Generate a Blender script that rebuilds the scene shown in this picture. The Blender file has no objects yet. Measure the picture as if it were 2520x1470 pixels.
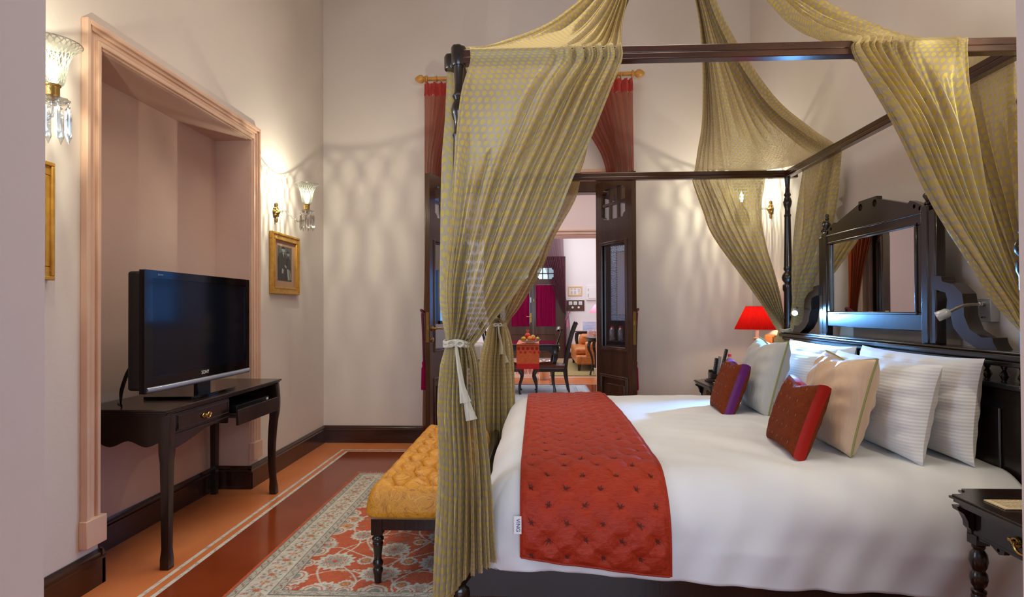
import bpy, math, random
import numpy as np
from mathutils import Vector, Matrix, Euler
PI = math.pi
S = bpy.context.scene
COL = S.collection
R_ = random.Random(7)

# ------------------------------------------------------------------ camera
cd = bpy.data.cameras.new('camera'); cam = bpy.data.objects.new('camera', cd); COL.objects.link(cam)
cd.sensor_width = 36; cd.lens = 1430 / 2520 * 36; cd.shift_y = 14 / 2520; cd.clip_start = .02
cam.matrix_world = Matrix(((0.99911212, 0.00459592, 0.04187901, 0), (0.04191943, -0.00908254, -0.99907971, 0),
                           (-0.00421132, 0.99994819, -0.00926714, 1.17), (0, 0, 0, 1)))
S.camera = cam
S.view_settings.view_transform = 'Standard'; S.view_settings.look = 'None'
S.view_settings.exposure = 0.0; S.view_settings.gamma = 1; S.view_settings.use_curve_mapping = False
S.cycles.use_denoising = True
S.cycles.adaptive_threshold = .02; S.cycles.max_bounces = 7; S.cycles.transparent_max_bounces = 24; S.cycles.transmission_bounces = 6
S.cycles.sample_clamp_indirect = 6; S.cycles.caustics_reflective = False; S.cycles.caustics_refractive = False

# ------------------------------------------------------------------ world and lights
w = bpy.data.worlds.new('world'); S.world = w; w.use_nodes = True
w.node_tree.nodes['Background'].inputs[0].default_value = (.62, .78, 1, 1)
w.node_tree.nodes['Background'].inputs[1].default_value = .25

def area(name, loc, target, sx, sy, power, col, spread=180):
    l = bpy.data.lights.new(name, 'AREA'); l.shape = 'RECTANGLE'; l.size = sx; l.size_y = sy; l.energy = power; l.color = col
    l.spread = math.radians(spread)
    o = bpy.data.objects.new(name, l); COL.objects.link(o); o.location = loc
    o.rotation_euler = (Vector(target) - Vector(loc)).to_track_quat('-Z', 'Y').to_euler()
    return o
def point(name, loc, power, col, r=.02):
    l = bpy.data.lights.new(name, 'POINT'); l.energy = power; l.color = col; l.shadow_soft_size = r
    o = bpy.data.objects.new(name, l); COL.objects.link(o); o.location = loc
    return o
area('daylight_from_dressing_room', (0, -1.87, 1.5), (0, 2, .9), 2.4, 2.0, 92, (.62, .78, 1))
area('left_side_fill', (-2.02, 1.35, 1.5), (1.5, 2.4, .9), .74, 1.48, 26, (.60, .76, 1))  # added cool side fill, set in an unseen opening made for it
area('overhead_fill', (-.1, 2.9, 4.1), (-.1, 2.9, 0), 2.4, 2.4, 42, (1, .92, .78), 120)  # added warm overhead fill, no chandelier hangs here
area('living_room_light', (0, 7.4, 3.4), (0, 7.4, 0), 3, 3, 62, (1, .92, .86))
area('far_room_light', (0.2, 11.8, 3.3), (0.2, 12, 0), 3.4, 3.2, 88, (.93, .95, 1))
area('far_side_fill', (-2.4, 11.8, 1.7), (1, 12.6, .9), 1.6, 1.6, 36, (.7, .85, 1))  # added cool side fill, no window opens in this wall

# ------------------------------------------------------------------ materials
MATS = {}
def nd(nt, t, **kw):
    n = nt.nodes.new(t)
    for k, v in kw.items(): setattr(n, k, v)
    return n
def M(name, base, rough=.5, metal=0, spec=.5, coat=0, var=None, bump=None, emis=None, alpha=None, trans=0, sheen=0, stretch=None, ior=1.45, uv=False):
    if name in MATS: return MATS[name]
    m = bpy.data.materials.new(name); m.use_nodes = True; nt = m.node_tree; b = nt.nodes['Principled BSDF']
    b.inputs['Base Color'].default_value = (*base, 1); b.inputs['Roughness'].default_value = rough
    b.inputs['Metallic'].default_value = metal; b.inputs['Specular IOR Level'].default_value = spec
    b.inputs['Coat Weight'].default_value = coat; b.inputs['Coat Roughness'].default_value = .12; b.inputs['IOR'].default_value = ior
    b.inputs['Transmission Weight'].default_value = trans
    if sheen: b.inputs['Sheen Weight'].default_value = sheen
    if alpha is not None: b.inputs['Alpha'].default_value = alpha
    if emis: b.inputs['Emission Color'].default_value = (*emis[0], 1); b.inputs['Emission Strength'].default_value = emis[1]
    if var or bump:
        tc = nd(nt, 'ShaderNodeTexCoord'); mp = nd(nt, 'ShaderNodeMapping'); nt.links.new(tc.outputs['UV' if uv else 'Object'], mp.inputs[0])
        if stretch: mp.inputs['Scale'].default_value = stretch
    if var:
        sc, c2, det = var
        n = nd(nt, 'ShaderNodeTexNoise'); n.inputs['Scale'].default_value = sc; n.inputs['Detail'].default_value = det
        nt.links.new(mp.outputs[0], n.inputs['Vector'])
        r = nd(nt, 'ShaderNodeValToRGB'); r.color_ramp.elements[0].position = .33; r.color_ramp.elements[1].position = .68
        r.color_ramp.elements[0].color = (*base, 1); r.color_ramp.elements[1].color = (*c2, 1)
        nt.links.new(n.outputs[0], r.inputs[0]); nt.links.new(r.outputs[0], b.inputs['Base Color'])
    if bump:
        sc, st, det = bump
        n = nd(nt, 'ShaderNodeTexNoise'); n.inputs['Scale'].default_value = sc; n.inputs['Detail'].default_value = det
        nt.links.new(mp.outputs[0], n.inputs['Vector'])
        u = nd(nt, 'ShaderNodeBump'); u.inputs['Strength'].default_value = st; u.inputs['Distance'].default_value = .01
        nt.links.new(n.outputs[0], u.inputs['Height']); nt.links.new(u.outputs[0], b.inputs['Normal'])
    MATS[name] = m
    return m
paint = M('paint', (.70, .625, .58), .85, var=(1.3, (.74, .665, .62), 3), bump=(60, .06, 4))
paint_pink = M('paint_pink', (.60, .405, .34), .85, var=(1.6, (.64, .46, .40), 3), bump=(60, .06, 4))
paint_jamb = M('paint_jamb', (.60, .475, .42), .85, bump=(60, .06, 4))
paint_white = M('paint_white', (.78, .76, .78), .8, bump=(60, .05, 4))
paint_blush = M('paint_blush', (.82, .66, .60), .8, bump=(60, .05, 4))
peach = M('peach_trim', (.69, .44, .32), .6, var=(5, (.74, .50, .38), 2))
ceil_m = M('ceiling_paint', (.75, .68, .62), .9, bump=(60, .05, 3))
dark_wood = M('dark_wood', (.010, .0055, .004), .28, coat=.35, var=(9, (.024, .011, .007), 5), bump=(40, .08, 5), stretch=(1, 1, .15))
bed_wood = M('bed_wood', (.012, .008, .007), .26, coat=.5, var=(9, (.022, .012, .008), 5), bump=(40, .08, 5), stretch=(1, .2, .2))
rail_wood = M('rail_wood', (.035, .010, .006), .22, coat=.5, var=(14, (.07, .022, .010), 5), stretch=(.2, .3, 1))
door_wood = M('door_wood', (.040, .016, .008), .25, coat=.4, var=(10, (.075, .030, .014), 5), bump=(50, .12, 4), stretch=(1, 1, .12))
skirting = M('skirting_wood', (.028, .009, .005), .25, coat=.4, var=(10, (.05, .016, .008), 5), stretch=(.3, .3, 1))
brass = M('brass', (.50, .33, .10), .3, 1, bump=(120, .25, 3))
gold_frame = M('gilt_wood', (.50, .25, .035), .4, .3, var=(30, (.62, .34, .06), 4))
turned_gold = M('golden_wood', (.52, .24, .04), .3, coat=.4, var=(12, (.60, .30, .06), 4))
black_gloss = M('black_gloss_plastic', (.004, .004, .005), .08, spec=.3)
black_plastic = M('black_plastic', (.008, .008, .009), .35)
screen_m = M('tv_screen', (.003, .005, .012), .10, spec=.25)
silver = M('silver_plastic', (.42, .46, .58), .3, .7)
steel = M('brushed_steel', (.55, .57, .60), .3, 1)
white_p = M('white_plastic', (.8, .8, .8), .4)
cream_p = M('cream', (.75, .66, .45), .5)
mirror_m = M('mirror_glass', (.86, .88, .88), .015, 1)
linen = M('white_linen', (.80, .785, .79), .75, sheen=.2, bump=(9, .25, 4))
linen_c = M('white_sheet', (.71, .70, .71), .8, sheen=.2, bump=(5, .12, 5))
silver_silk = M('grey_silk', (.46, .45, .42), .42, var=(18, (.52, .50, .47), 4), bump=(60, .4, 3), stretch=(1, 1, .25), sheen=.3)
beige_silk = M('beige_silk', (.60, .40, .25), .42, var=(18, (.66, .47, .32), 4), bump=(60, .4, 3), stretch=(1, 1, .25), sheen=.3)
green_cord = M('green_piping', (.28, .28, .08), .5)
purple = M('purple_silk', (.13, .012, .13), .4, spec=.3)
red_silk = M('red_silk', (.36, .010, .004), .5, spec=.3)
paper = M('cream_paper', (.74, .60, .36), .7)
ink = M('ink', (.12, .10, .08), .7)
def glass(name, tint=(1, 1, 1), rough=0.02, tr=.8):
    if name in MATS: return MATS[name]
    m = bpy.data.materials.new(name); m.use_nodes = True; nt = m.node_tree; nt.nodes.clear()
    o = nd(nt, 'ShaderNodeOutputMaterial'); t = nd(nt, 'ShaderNodeBsdfTransparent'); g = nd(nt, 'ShaderNodeBsdfGlossy')
    lw = nd(nt, 'ShaderNodeLayerWeight'); lw.inputs[0].default_value = .35
    mx = nd(nt, 'ShaderNodeMixShader'); mr = nd(nt, 'ShaderNodeMapRange'); mr.inputs[3].default_value = 1 - tr; mr.inputs[4].default_value = .9
    nt.links.new(lw.outputs['Facing'], mr.inputs[0]); nt.links.new(mr.outputs[0], mx.inputs[0])
    t.inputs[0].default_value = (*tint, 1); g.inputs['Roughness'].default_value = rough
    nt.links.new(t.outputs[0], mx.inputs[1]); nt.links.new(g.outputs[0], mx.inputs[2]); nt.links.new(mx.outputs[0], o.inputs[0])
    MATS[name] = m; return m
clear = glass('clear_glass', (.96, .98, .98), .03, .93)
crystal = glass('crystal_glass', (.93, .96, .95), .08, .62)
def door_glass():
    m = bpy.data.materials.new('tinted_door_glass'); m.use_nodes = True; nt = m.node_tree; b = nt.nodes['Principled BSDF']
    b.inputs['Base Color'].default_value = (.012, .010, .012, 1); b.inputs['Roughness'].default_value = .03
    g = nd(nt, 'ShaderNodeBsdfGlossy'); g.inputs[0].default_value = (.9, .95, 1, 1); g.inputs['Roughness'].default_value = .02
    mx = nd(nt, 'ShaderNodeMixShader'); mx.inputs[0].default_value = .4; o = nt.nodes['Material Output']
    nt.links.new(b.outputs[0], mx.inputs[1]); nt.links.new(g.outputs[0], mx.inputs[2]); nt.links.new(mx.outputs[0], o.inputs[0]); return m
dglass = door_glass()

def cut_glass():
    """sconce shade: clear glass with diamond cuts and flutes, the cuts block and scatter light"""
    m = bpy.data.materials.new('cut_glass'); m.use_nodes = True; nt = m.node_tree; nt.nodes.clear()
    o = nd(nt, 'ShaderNodeOutputMaterial'); tc = nd(nt, 'ShaderNodeTexCoord'); sp = nd(nt, 'ShaderNodeSeparateXYZ')
    nt.links.new(tc.outputs['UV'], sp.inputs[0])
    def ma(op, a, b=None):
        n = nd(nt, 'ShaderNodeMath', operation=op)
        for i, x in enumerate((a, b)):
            if x is None: continue
            if isinstance(x, (int, float)): n.inputs[i].default_value = x
            else: nt.links.new(x, n.inputs[i])
        return n.outputs[0]
    u, v = sp.outputs[0], sp.outputs[1]
    nz = nd(nt, 'ShaderNodeTexNoise'); nz.inputs['Scale'].default_value = 9; nt.links.new(tc.outputs['UV'], nz.inputs['Vector'])
    u = ma('ADD', u, ma('MULTIPLY', nz.outputs[0], .035))
    a = ma('ABSOLUTE', ma('SINE', ma('MULTIPLY', ma('ADD', ma('MULTIPLY', u, 26), ma('MULTIPLY', v, 5)), PI)))
    b = ma('ABSOLUTE', ma('SINE', ma('MULTIPLY', ma('SUBTRACT', ma('MULTIPLY', u, 26), ma('MULTIPLY', v, 5)), PI)))
    d = ma('MULTIPLY', a, b)
    fl = ma('POWER', ma('ABSOLUTE', ma('SINE', ma('MULTIPLY', u, PI * 12))), .5)
    up = ma('GREATER_THAN', v, .62)
    pat = ma('ADD', ma('MULTIPLY', up, d), ma('MULTIPLY', ma('SUBTRACT', 1, up), ma('MULTIPLY', fl, d)))
    mr = nd(nt, 'ShaderNodeMapRange'); mr.inputs[1].default_value = .08; mr.inputs[2].default_value = .45; mr.inputs[3].default_value = .82; mr.inputs[4].default_value = .03
    nt.links.new(pat, mr.inputs[0])
    t = nd(nt, 'ShaderNodeBsdfTransparent'); t.inputs[0].default_value = (.97, .99, .96, 1)
    g = nd(nt, 'ShaderNodeBsdfGlossy'); g.inputs['Roughness'].default_value = .22; g.inputs[0].default_value = (.30, .32, .30, 1)
    tl = nd(nt, 'ShaderNodeBsdfTranslucent'); tl.inputs[0].default_value = (.035, .038, .032, 1)
    m1 = nd(nt, 'ShaderNodeMixShader'); m1.inputs[0].default_value = .5; nt.links.new(g.outputs[0], m1.inputs[1]); nt.links.new(tl.outputs[0], m1.inputs[2])
    m2 = nd(nt, 'ShaderNodeMixShader'); nt.links.new(mr.outputs[0], m2.inputs[0]); nt.links.new(t.outputs[0], m2.inputs[1]); nt.links.new(m1.outputs[0], m2.inputs[2])
    nt.links.new(m2.outputs[0], o.inputs[0]); return m
cutglass = cut_glass()

def dotted(name, ground, dot, a_g, a_d, spacing=.042, trl=.45):
    """sheer woven cloth with raised round dots in staggered rows (UV in metres)"""
    m = bpy.data.materials.new(name); m.use_nodes = True; nt = m.node_tree; nt.nodes.clear()
    def ma(op, a, b=None):
        n = nd(nt, 'ShaderNodeMath', operation=op)
        for i, x in enumerate((a, b)):
            if x is None: continue
            if isinstance(x, (int, float)): n.inputs[i].default_value = x
            else: nt.links.new(x, n.inputs[i])
        return n.outputs[0]
    tc = nd(nt, 'ShaderNodeTexCoord'); sp = nd(nt, 'ShaderNodeSeparateXYZ'); nt.links.new(tc.outputs['UV'], sp.inputs[0])
    u = ma('DIVIDE', sp.outputs[0], spacing); v = ma('DIVIDE', sp.outputs[1], spacing * .86)
    row = ma('FLOOR', v); odd = ma('MULTIPLY', ma('PINGPONG', row, 1), .5)
    fu = ma('SUBTRACT', ma('FRACT', ma('ADD', u, odd)), .5); fv = ma('MULTIPLY', ma('SUBTRACT', ma('FRACT', v), .5), .86)
    r = ma('SQRT', ma('ADD', ma('MULTIPLY', fu, fu), ma('MULTIPLY', fv, fv)))
    mr = nd(nt, 'ShaderNodeMapRange'); mr.inputs[1].default_value = .31; mr.inputs[2].default_value = .35; mr.inputs[3].default_value = 1; mr.inputs[4].default_value = 0
    nt.links.new(r, mr.inputs[0]); dm = mr.outputs[0]
    mc = nd(nt, 'ShaderNodeMix', data_type='RGBA'); mc.inputs[6].default_value = (*ground, 1); mc.inputs[7].default_value = (*dot, 1)
    nt.links.new(dm, mc.inputs[0])
    d = nd(nt, 'ShaderNodeBsdfDiffuse'); t = nd(nt, 'ShaderNodeBsdfTranslucent'); nt.links.new(mc.outputs[2], d.inputs[0]); nt.links.new(mc.outputs[2], t.inputs[0])
    g = nd(nt, 'ShaderNodeBsdfGlossy'); g.inputs['Roughness'].default_value = .45; nt.links.new(mc.outputs[2], g.inputs[0])
    bm = nd(nt, 'ShaderNodeBump'); bm.inputs['Strength'].default_value = .3; bm.inputs['Distance'].default_value = .002; nt.links.new(dm, bm.inputs['Height'])
    nt.links.new(bm.outputs[0], d.inputs['Normal']); nt.links.new(bm.outputs[0], g.inputs['Normal'])
    m1 = nd(nt, 'ShaderNodeMixShader'); m1.inputs[0].default_value = trl; nt.links.new(d.outputs[0], m1.inputs[1]); nt.links.new(t.outputs[0], m1.inputs[2])
    m2 = nd(nt, 'ShaderNodeMixShader'); m2.inputs[0].default_value = .12; nt.links.new(m1.outputs[0], m2.inputs[1]); nt.links.new(g.outputs[0], m2.inputs[2])
    tr = nd(nt, 'ShaderNodeBsdfTransparent'); al = nd(nt, 'ShaderNodeMapRange'); al.inputs[3].default_value = 1 - a_g; al.inputs[4].default_value = 1 - a_d
    nt.links.new(dm, al.inputs[0])
    m3 = nd(nt, 'ShaderNodeMixShader'); nt.links.new(al.outputs[0], m3.inputs[0]); nt.links.new(m2.outputs[0], m3.inputs[1]); nt.links.new(tr.outputs[0], m3.inputs[2])
    o = nd(nt, 'ShaderNodeOutputMaterial'); nt.links.new(m3.outputs[0], o.inputs[0]); return m
drape_m = dotted('dotted_gold_sheer', (.64, .53, .38), (.74, .59, .17), .82, .96, .025)
drape_trim = M('drape_hem', (.52, .48, .37), .8)
def sheer(name, col, alpha, trl=.5, stripes=0):
    m = bpy.data.materials.new(name); m.use_nodes = True; nt = m.node_tree; nt.nodes.clear()
    d = nd(nt, 'ShaderNodeBsdfDiffuse'); d.inputs[0].default_value = (*col, 1); t = nd(nt, 'ShaderNodeBsdfTranslucent'); t.inputs[0].default_value = (*col, 1)
    m1 = nd(nt, 'ShaderNodeMixShader'); m1.inputs[0].default_value = trl; nt.links.new(d.outputs[0], m1.inputs[1]); nt.links.new(t.outputs[0], m1.inputs[2])
    tr = nd(nt, 'ShaderNodeBsdfTransparent'); m3 = nd(nt, 'ShaderNodeMixShader'); m3.inputs[0].default_value = 1 - alpha
    nt.links.new(m1.outputs[0], m3.inputs[1]); nt.links.new(tr.outputs[0], m3.inputs[2])
    o = nd(nt, 'ShaderNodeOutputMaterial'); nt.links.new(m3.outputs[0], o.inputs[0]); return m
rust_sheer = sheer('rust_sheer', (.52, .12, .05), .74)
red_band = sheer('red_heading', (.66, .09, .08), .95, .4)
mauve_sheer = sheer('mauve_sheer', (.30, .10, .16), .62)
magenta = sheer('magenta_cloth', (.42, .012, .10), 1, .35)
maroon_cord = M('maroon_cord', (.16, .02, .06), .6, bump=(200, .5, 2))

def ramp_mat(name, cols, scale, rough=.6, dist=2.5, bump=.1, kind='noise', stretch=(1, 1, 1), sheen=0):
    m = bpy.data.materials.new(name); m.use_nodes = True; nt = m.node_tree; b = nt.nodes['Principled BSDF']; b.inputs['Roughness'].default_value = rough
    b.inputs['Sheen Weight'].default_value = sheen
    tc = nd(nt, 'ShaderNodeTexCoord'); mp = nd(nt, 'ShaderNodeMapping'); mp.inputs['Scale'].default_value = stretch; nt.links.new(tc.outputs['Object'], mp.inputs[0])
    n = nd(nt, 'ShaderNodeTexNoise'); n.inputs['Scale'].default_value = scale; n.inputs['Detail'].default_value = 3; n.inputs['Distortion'].default_value = dist
    nt.links.new(mp.outputs[0], n.inputs['Vector'])
    mul = nd(nt, 'ShaderNodeMath', operation='MULTIPLY'); mul.inputs[1].default_value = 5; fr = nd(nt, 'ShaderNodeMath', operation='PINGPONG'); fr.inputs[1].default_value = 1
    nt.links.new(n.outputs[0], mul.inputs[0]); nt.links.new(mul.outputs[0], fr.inputs[0])
    r = nd(nt, 'ShaderNodeValToRGB'); r.color_ramp.elements[0].color = (*cols[0][1], 1); r.color_ramp.elements[0].position = cols[0][0]
    r.color_ramp.elements[1].color = (*cols[-1][1], 1); r.color_ramp.elements[1].position = cols[-1][0]
    for p, c in cols[1:-1]: e = r.color_ramp.elements.new(p); e.color = (*c, 1)
    nt.links.new(fr.outputs[0], r.inputs[0]); nt.links.new(r.outputs[0], b.inputs['Base Color'])
    bp = nd(nt, 'ShaderNodeBump'); bp.inputs['Strength'].default_value = bump; bp.inputs['Distance'].default_value = .004
    nt.links.new(fr.outputs[0], bp.inputs['Height']); nt.links.new(bp.outputs[0], b.inputs['Normal']); return m
paisley = ramp_mat('mustard_paisley', [(0, (.30, .10, .01)), (.12, (.50, .20, .010)), (.5, (.58, .25, .012)), (.8, (.50, .17, .012)), (1, (.62, .32, .018))], 9, .5, 3.5, .1)
quilt_m = ramp_mat('rust_red_silk_quilt', [(0, (.29, .020, .008)), (.5, (.36, .032, .010)), (1, (.32, .026, .010))], 60, .5, .5, .25, stretch=(.4, 3, 1))
quilt_m.node_tree.nodes['Principled BSDF'].inputs['Specular IOR Level'].default_value = .18
rust_m = ramp_mat('rust_brown_velvet', [(0, (.15, .026, .006)), (.5, (.18, .034, .008)), (1, (.13, .022, .005))], 90, .85, .3, .12)
rust_m.node_tree.nodes['Principled BSDF'].inputs['Specular IOR Level'].default_value = .15
leather = ramp_mat('tan_leather', [(0, (.50, .16, .03)), (.5, (.62, .21, .05)), (1, (.44, .12, .025))], 5, .3, 1, .1)
marble = ramp_mat('white_marble', [(0, (.42, .40, .38)), (.25, (.70, .68, .64)), (1, (.74, .72, .68))], 9, .25, 3, .02)
def floor_mat(name, a, b_, rough):
    m = M(name, a, rough, spec=.5, var=(2.2, b_, 4), bump=(3, .02, 2)); return m
orange_f = floor_mat('orange_oxide_floor', (.66, .20, .065), (.72, .25, .09), .22)
red_f = floor_mat('deep_red_oxide_floor', (.20, .034, .010), (.25, .048, .013), .13)
olive = ramp_mat('olive_rug', [(0, (.28, .20, .07)), (.5, (.40, .31, .12)), (1, (.22, .15, .06))], 30, .9, .5, .4)

# ------------------------------------------------------------------ mesh helpers
class MB:
    def __init__(s): s.v = []; s.f = []; s.mi = []; s.uv = []; s.has_uv = False
    def add(s, vs, fs, mi=0, uv=None):
        k = len(s.v); s.v += [tuple(map(float, p)) for p in vs]; s.f += [tuple(i + k for i in f) for f in fs]; s.mi += [mi] * len(fs)
        if uv is not None: s.has_uv = True; s.uv += [tuple(q) for q in uv]
        else: s.uv += [(0, 0)] * len(vs)
        return s
    def box(s, x0, x1, y0, y1, z0, z1, mi=0):
        vs = [(x, y, z) for x in (x0, x1) for y in (y0, y1) for z in (z0, z1)]
        return s.add(vs, [(0, 1, 3, 2), (4, 6, 7, 5), (0, 4, 5, 1), (2, 3, 7, 6), (0, 2, 6, 4), (1, 5, 7, 3)], mi)
    def obox(s, c, sx, sy, sz, rot=(0, 0, 0), mi=0):
        e = Euler(rot).to_matrix(); vs = [Vector(c) + e @ Vector((x * sx / 2, y * sy / 2, z * sz / 2)) for x in (-1, 1) for y in (-1, 1) for z in (-1, 1)]
        return s.add(vs, [(0, 1, 3, 2), (4, 6, 7, 5), (0, 4, 5, 1), (2, 3, 7, 6), (0, 2, 6, 4), (1, 5, 7, 3)], mi)
    def lathe(s, prof, c=(0, 0, 0), n=24, axis=(0, 0, 1), mi=0, cap=True, uv=False, fl=None):
        q = Vector(axis).to_track_quat('Z', 'Y').to_matrix() if tuple(axis) != (0, 0, 1) else Matrix.Identity(3)
        vs = []; uvs = []; m = len(prof); L = 0
        nn = n + 1 if uv else n
        for k, (r, z) in enumerate(prof):
            if k: L += 0
            for i in range(nn):
                a = 2 * PI * i / n; rr = r if fl is None else r * (1 + fl[1] * math.cos(fl[0] * a))
                vs.append(Vector(c) + q @ Vector((rr * math.cos(a), rr * math.sin(a), z))); uvs.append((i / n, k / (m - 1)))
        fs = []
        for k in range(m - 1):
            for i in range(n):
                j = i + 1 if uv else (i + 1) % n
                fs.append((k * nn + i, k * nn + j, (k + 1) * nn + j, (k + 1) * nn + i))
        if cap and not uv:
            if prof[0][0] > 1e-5: fs.append(tuple(range(n - 1, -1, -1)))
            if prof[-1][0] > 1e-5: fs.append(tuple((m - 1) * n + i for i in range(n)))
        return s.add(vs, fs, mi, uvs if uv else None)
    def tube(s, pts, r, n=10, mi=0, sq=0):
        pts = [Vector(p) for p in pts]; rs = r if hasattr(r, '__len__') else [r] * len(pts); vs = []
        up = None
        for i, p in enumerate(pts):
            t = (pts[min(i + 1, len(pts) - 1)] - pts[max(i - 1, 0)]).normalized()
            if up is None: up = t.orthogonal().normalized() if abs(t.z) < .9 else Vector((1, 0, 0))
            a = (up - t * up.dot(t)).normalized(); up = a; b = t.cross(a)
            for k in range(n):
                th = 2 * PI * (k + .5) / n; c, d = math.cos(th), math.sin(th)
                if sq: e = max(abs(c), abs(d)); f = 1 + sq * (1 / e * .92 - 1); c *= f; d *= f
                vs.append(p + (a * c + b * d) * rs[i])
        m = len(pts); fs = [(i * n + k, i * n + (k + 1) % n, (i + 1) * n + (k + 1) % n, (i + 1) * n + k) for i in range(m - 1) for k in range(n)]
        fs += [tuple(range(n - 1, -1, -1)), tuple((m - 1) * n + k for k in range(n))]
        return s.add(vs, fs, mi)
    def grid(s, P, mi=0, uv=None, closed_u=False):
        """P: array nv x nu x 3"""
        nv, nu = P.shape[:2]; fs = [(i * nu + j, i * nu + j + 1, (i + 1) * nu + j + 1, (i + 1) * nu + j) for i in range(nv - 1) for j in range(nu - 1)]
        if closed_u: fs += [(i * nu + nu - 1, i * nu, (i + 1) * nu, (i + 1) * nu + nu - 1) for i in range(nv - 1)]
        return s.add(P.reshape(-1, 3), fs, mi, None if uv is None else uv.reshape(-1, 2))
    def ball(s, c, rx, ry=None, rz=None, n=12, mi=0):
        ry = ry or rx; rz = rz or rx; vs = []; m = n // 2
        for i in range(m + 1):
            a = PI * i / m
            for k in range(n): b = 2 * PI * k / n; vs.append((c[0] + rx * math.sin(a) * math.cos(b), c[1] + ry * math.sin(a) * math.sin(b), c[2] - rz * math.cos(a)))
        fs = [(i * n + k, i * n + (k + 1) % n, (i + 1) * n + (k + 1) % n, (i + 1) * n + k) for i in range(m) for k in range(n)]
        return s.add(vs, fs, mi)
    def mesh(s, me, fn, mi=0):
        return s.add([fn(v.co) for v in me.vertices], [tuple(p.vertices) for p in me.polygons], mi)
    def build(s, name, mat, parent=None, bevel=0, angle=38, solid=0):
        off = wloc(parent) if parent else Vector((0, 0, 0))
        me = bpy.data.meshes.new(name); me.from_pydata([tuple(Vector(p) - off) for p in s.v], [], s.f)
        for m in (mat if isinstance(mat, (list, tuple)) else [mat]): me.materials.append(m)
        if any(s.mi): me.polygons.foreach_set('material_index', s.mi)
        me.polygons.foreach_set('use_smooth', [True] * len(me.polygons))
        if s.has_uv:
            ul = me.uv_layers.new(name='UVMap'); li = np.empty(len(me.loops), dtype=np.int32); me.loops.foreach_get('vertex_index', li)
            ul.data.foreach_set('uv', np.array(s.uv, dtype=np.float32)[li].ravel())
        me.validate(); me.update()
        me.set_sharp_from_angle(angle=math.radians(angle))
        o = bpy.data.objects.new(name, me); COL.objects.link(o)
        if parent: o.parent = parent
        if bevel:
            b = o.modifiers.new('b', 'BEVEL'); b.width = bevel; b.segments = 2; b.limit_method = 'ANGLE'; b.angle_limit = math.radians(40)
        if solid:
            b = o.modifiers.new('s', 'SOLIDIFY'); b.thickness = solid; b.offset = 0
        return o
def wloc(o):
    p = Vector((0, 0, 0))
    while o: p += Vector(o.location); o = o.parent
    return p
def T(name, label, cat, loc=(0, 0, 0), group=None):
    o = bpy.data.objects.new(name, None); COL.objects.link(o); o.location = loc; o.empty_display_size = .05
    return tag(o, label, cat, group)
def tag(o, label, cat, group=None, kind=None):
    o['label'] = label; o['category'] = cat
    if group: o['group'] = group
    if kind: o['kind'] = kind
    return o
def recenter(o, c):
    c = Vector(c); me = o.data; me.transform(Matrix.Translation(-c)); o.location = Vector(o.location) + c; return o
def struct(mb, name, mat, **k):
    o = mb.build(name, mat, **k); o['kind'] = 'structure'; return o
def dup(o, loc=None, parent=None, top=True):
    c = o.copy(); COL.objects.link(c)
    if parent: c.parent = parent
    if loc is not None: c.location = loc
    for ch in list(o.children): dup(ch, None, c, False)
    return c
def plate(outer, holes, t0, t1, fn, bev=0):
    """flat plate with holes; 2D outlines (a,b); fn maps (a,b,t) to the world"""
    cu = bpy.data.curves.new('tmp', 'CURVE'); cu.dimensions = '2D'; cu.fill_mode = 'BOTH'; cu.extrude = abs(t1 - t0) / 2; cu.bevel_depth = bev
    for pl in [outer] + list(holes):
        sp = cu.splines.new('POLY'); sp.points.add(len(pl) - 1); sp.use_cyclic_u = True
        for q, p in zip(sp.points, pl): q.co = (p[0], p[1], 0, 1)
    ob = bpy.data.objects.new('tmp', cu); me = bpy.data.meshes.new_from_object(ob); tm = (t0 + t1) / 2
    mb = MB(); mb.mesh(me, lambda c: fn(c.x, c.y, c.z + tm)); bpy.data.objects.remove(ob); bpy.data.curves.remove(cu); bpy.data.meshes.remove(me)
    return mb
def join(a, b, mi=0):
    k = len(a.v); a.v += b.v; a.f += [tuple(i + k for i in f) for f in b.f]; a.mi += [mi or m for m in b.mi]; a.uv += b.uv; a.has_uv |= b.has_uv; return a
def text(s, size, fn, thick=.0006):
    cu = bpy.data.curves.new('t', 'FONT'); cu.body = s; cu.size = size; cu.extrude = thick; cu.align_x = 'CENTER'; cu.align_y = 'CENTER'
    ob = bpy.data.objects.new('t', cu); me = bpy.data.meshes.new_from_object(ob); mb = MB(); mb.mesh(me, lambda c: fn(c.x, c.y, c.z))
    bpy.data.objects.remove(ob); bpy.data.curves.remove(cu); bpy.data.meshes.remove(me); return mb
def circ(cx, cy, r, n=20): return [(cx + r * math.cos(2 * PI * i / n), cy + r * math.sin(2 * PI * i / n)) for i in range(n)]
def notched(x0, x1, z0, z1, n=.03):
    """rectangle with concave quarter-round corners"""
    p = []
    for (cx, cz, a0) in ((x0, z0, 90), (x1, z0, 180), (x1, z1, 270), (x0, z1, 360)):
        for k in range(6):
            a = math.radians(a0 - 90 * k / 5); p.append((cx + n * math.cos(a), cz + n * math.sin(a)))
    return p
def crom(vals, t):
    """smooth interpolation of control rows: vals n x ..., t in [0,n-1]"""
    n = len(vals); i = np.clip(np.floor(t).astype(int), 0, n - 2); f = (t - i)
    g = lambda k: vals[np.clip(k, 0, n - 1)]
    p0, p1, p2, p3 = g(i - 1), g(i), g(i + 1), g(i + 2); f = f.reshape(f.shape + (1,) * (vals.ndim - 1))
    m1 = (p2 - p0) * .5; m2 = (p3 - p1) * .5
    return (2 * f**3 - 3 * f**2 + 1) * p1 + (f**3 - 2 * f**2 + f) * m1 + (-2 * f**3 + 3 * f**2) * p2 + (f**3 - f**2) * m2
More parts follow.
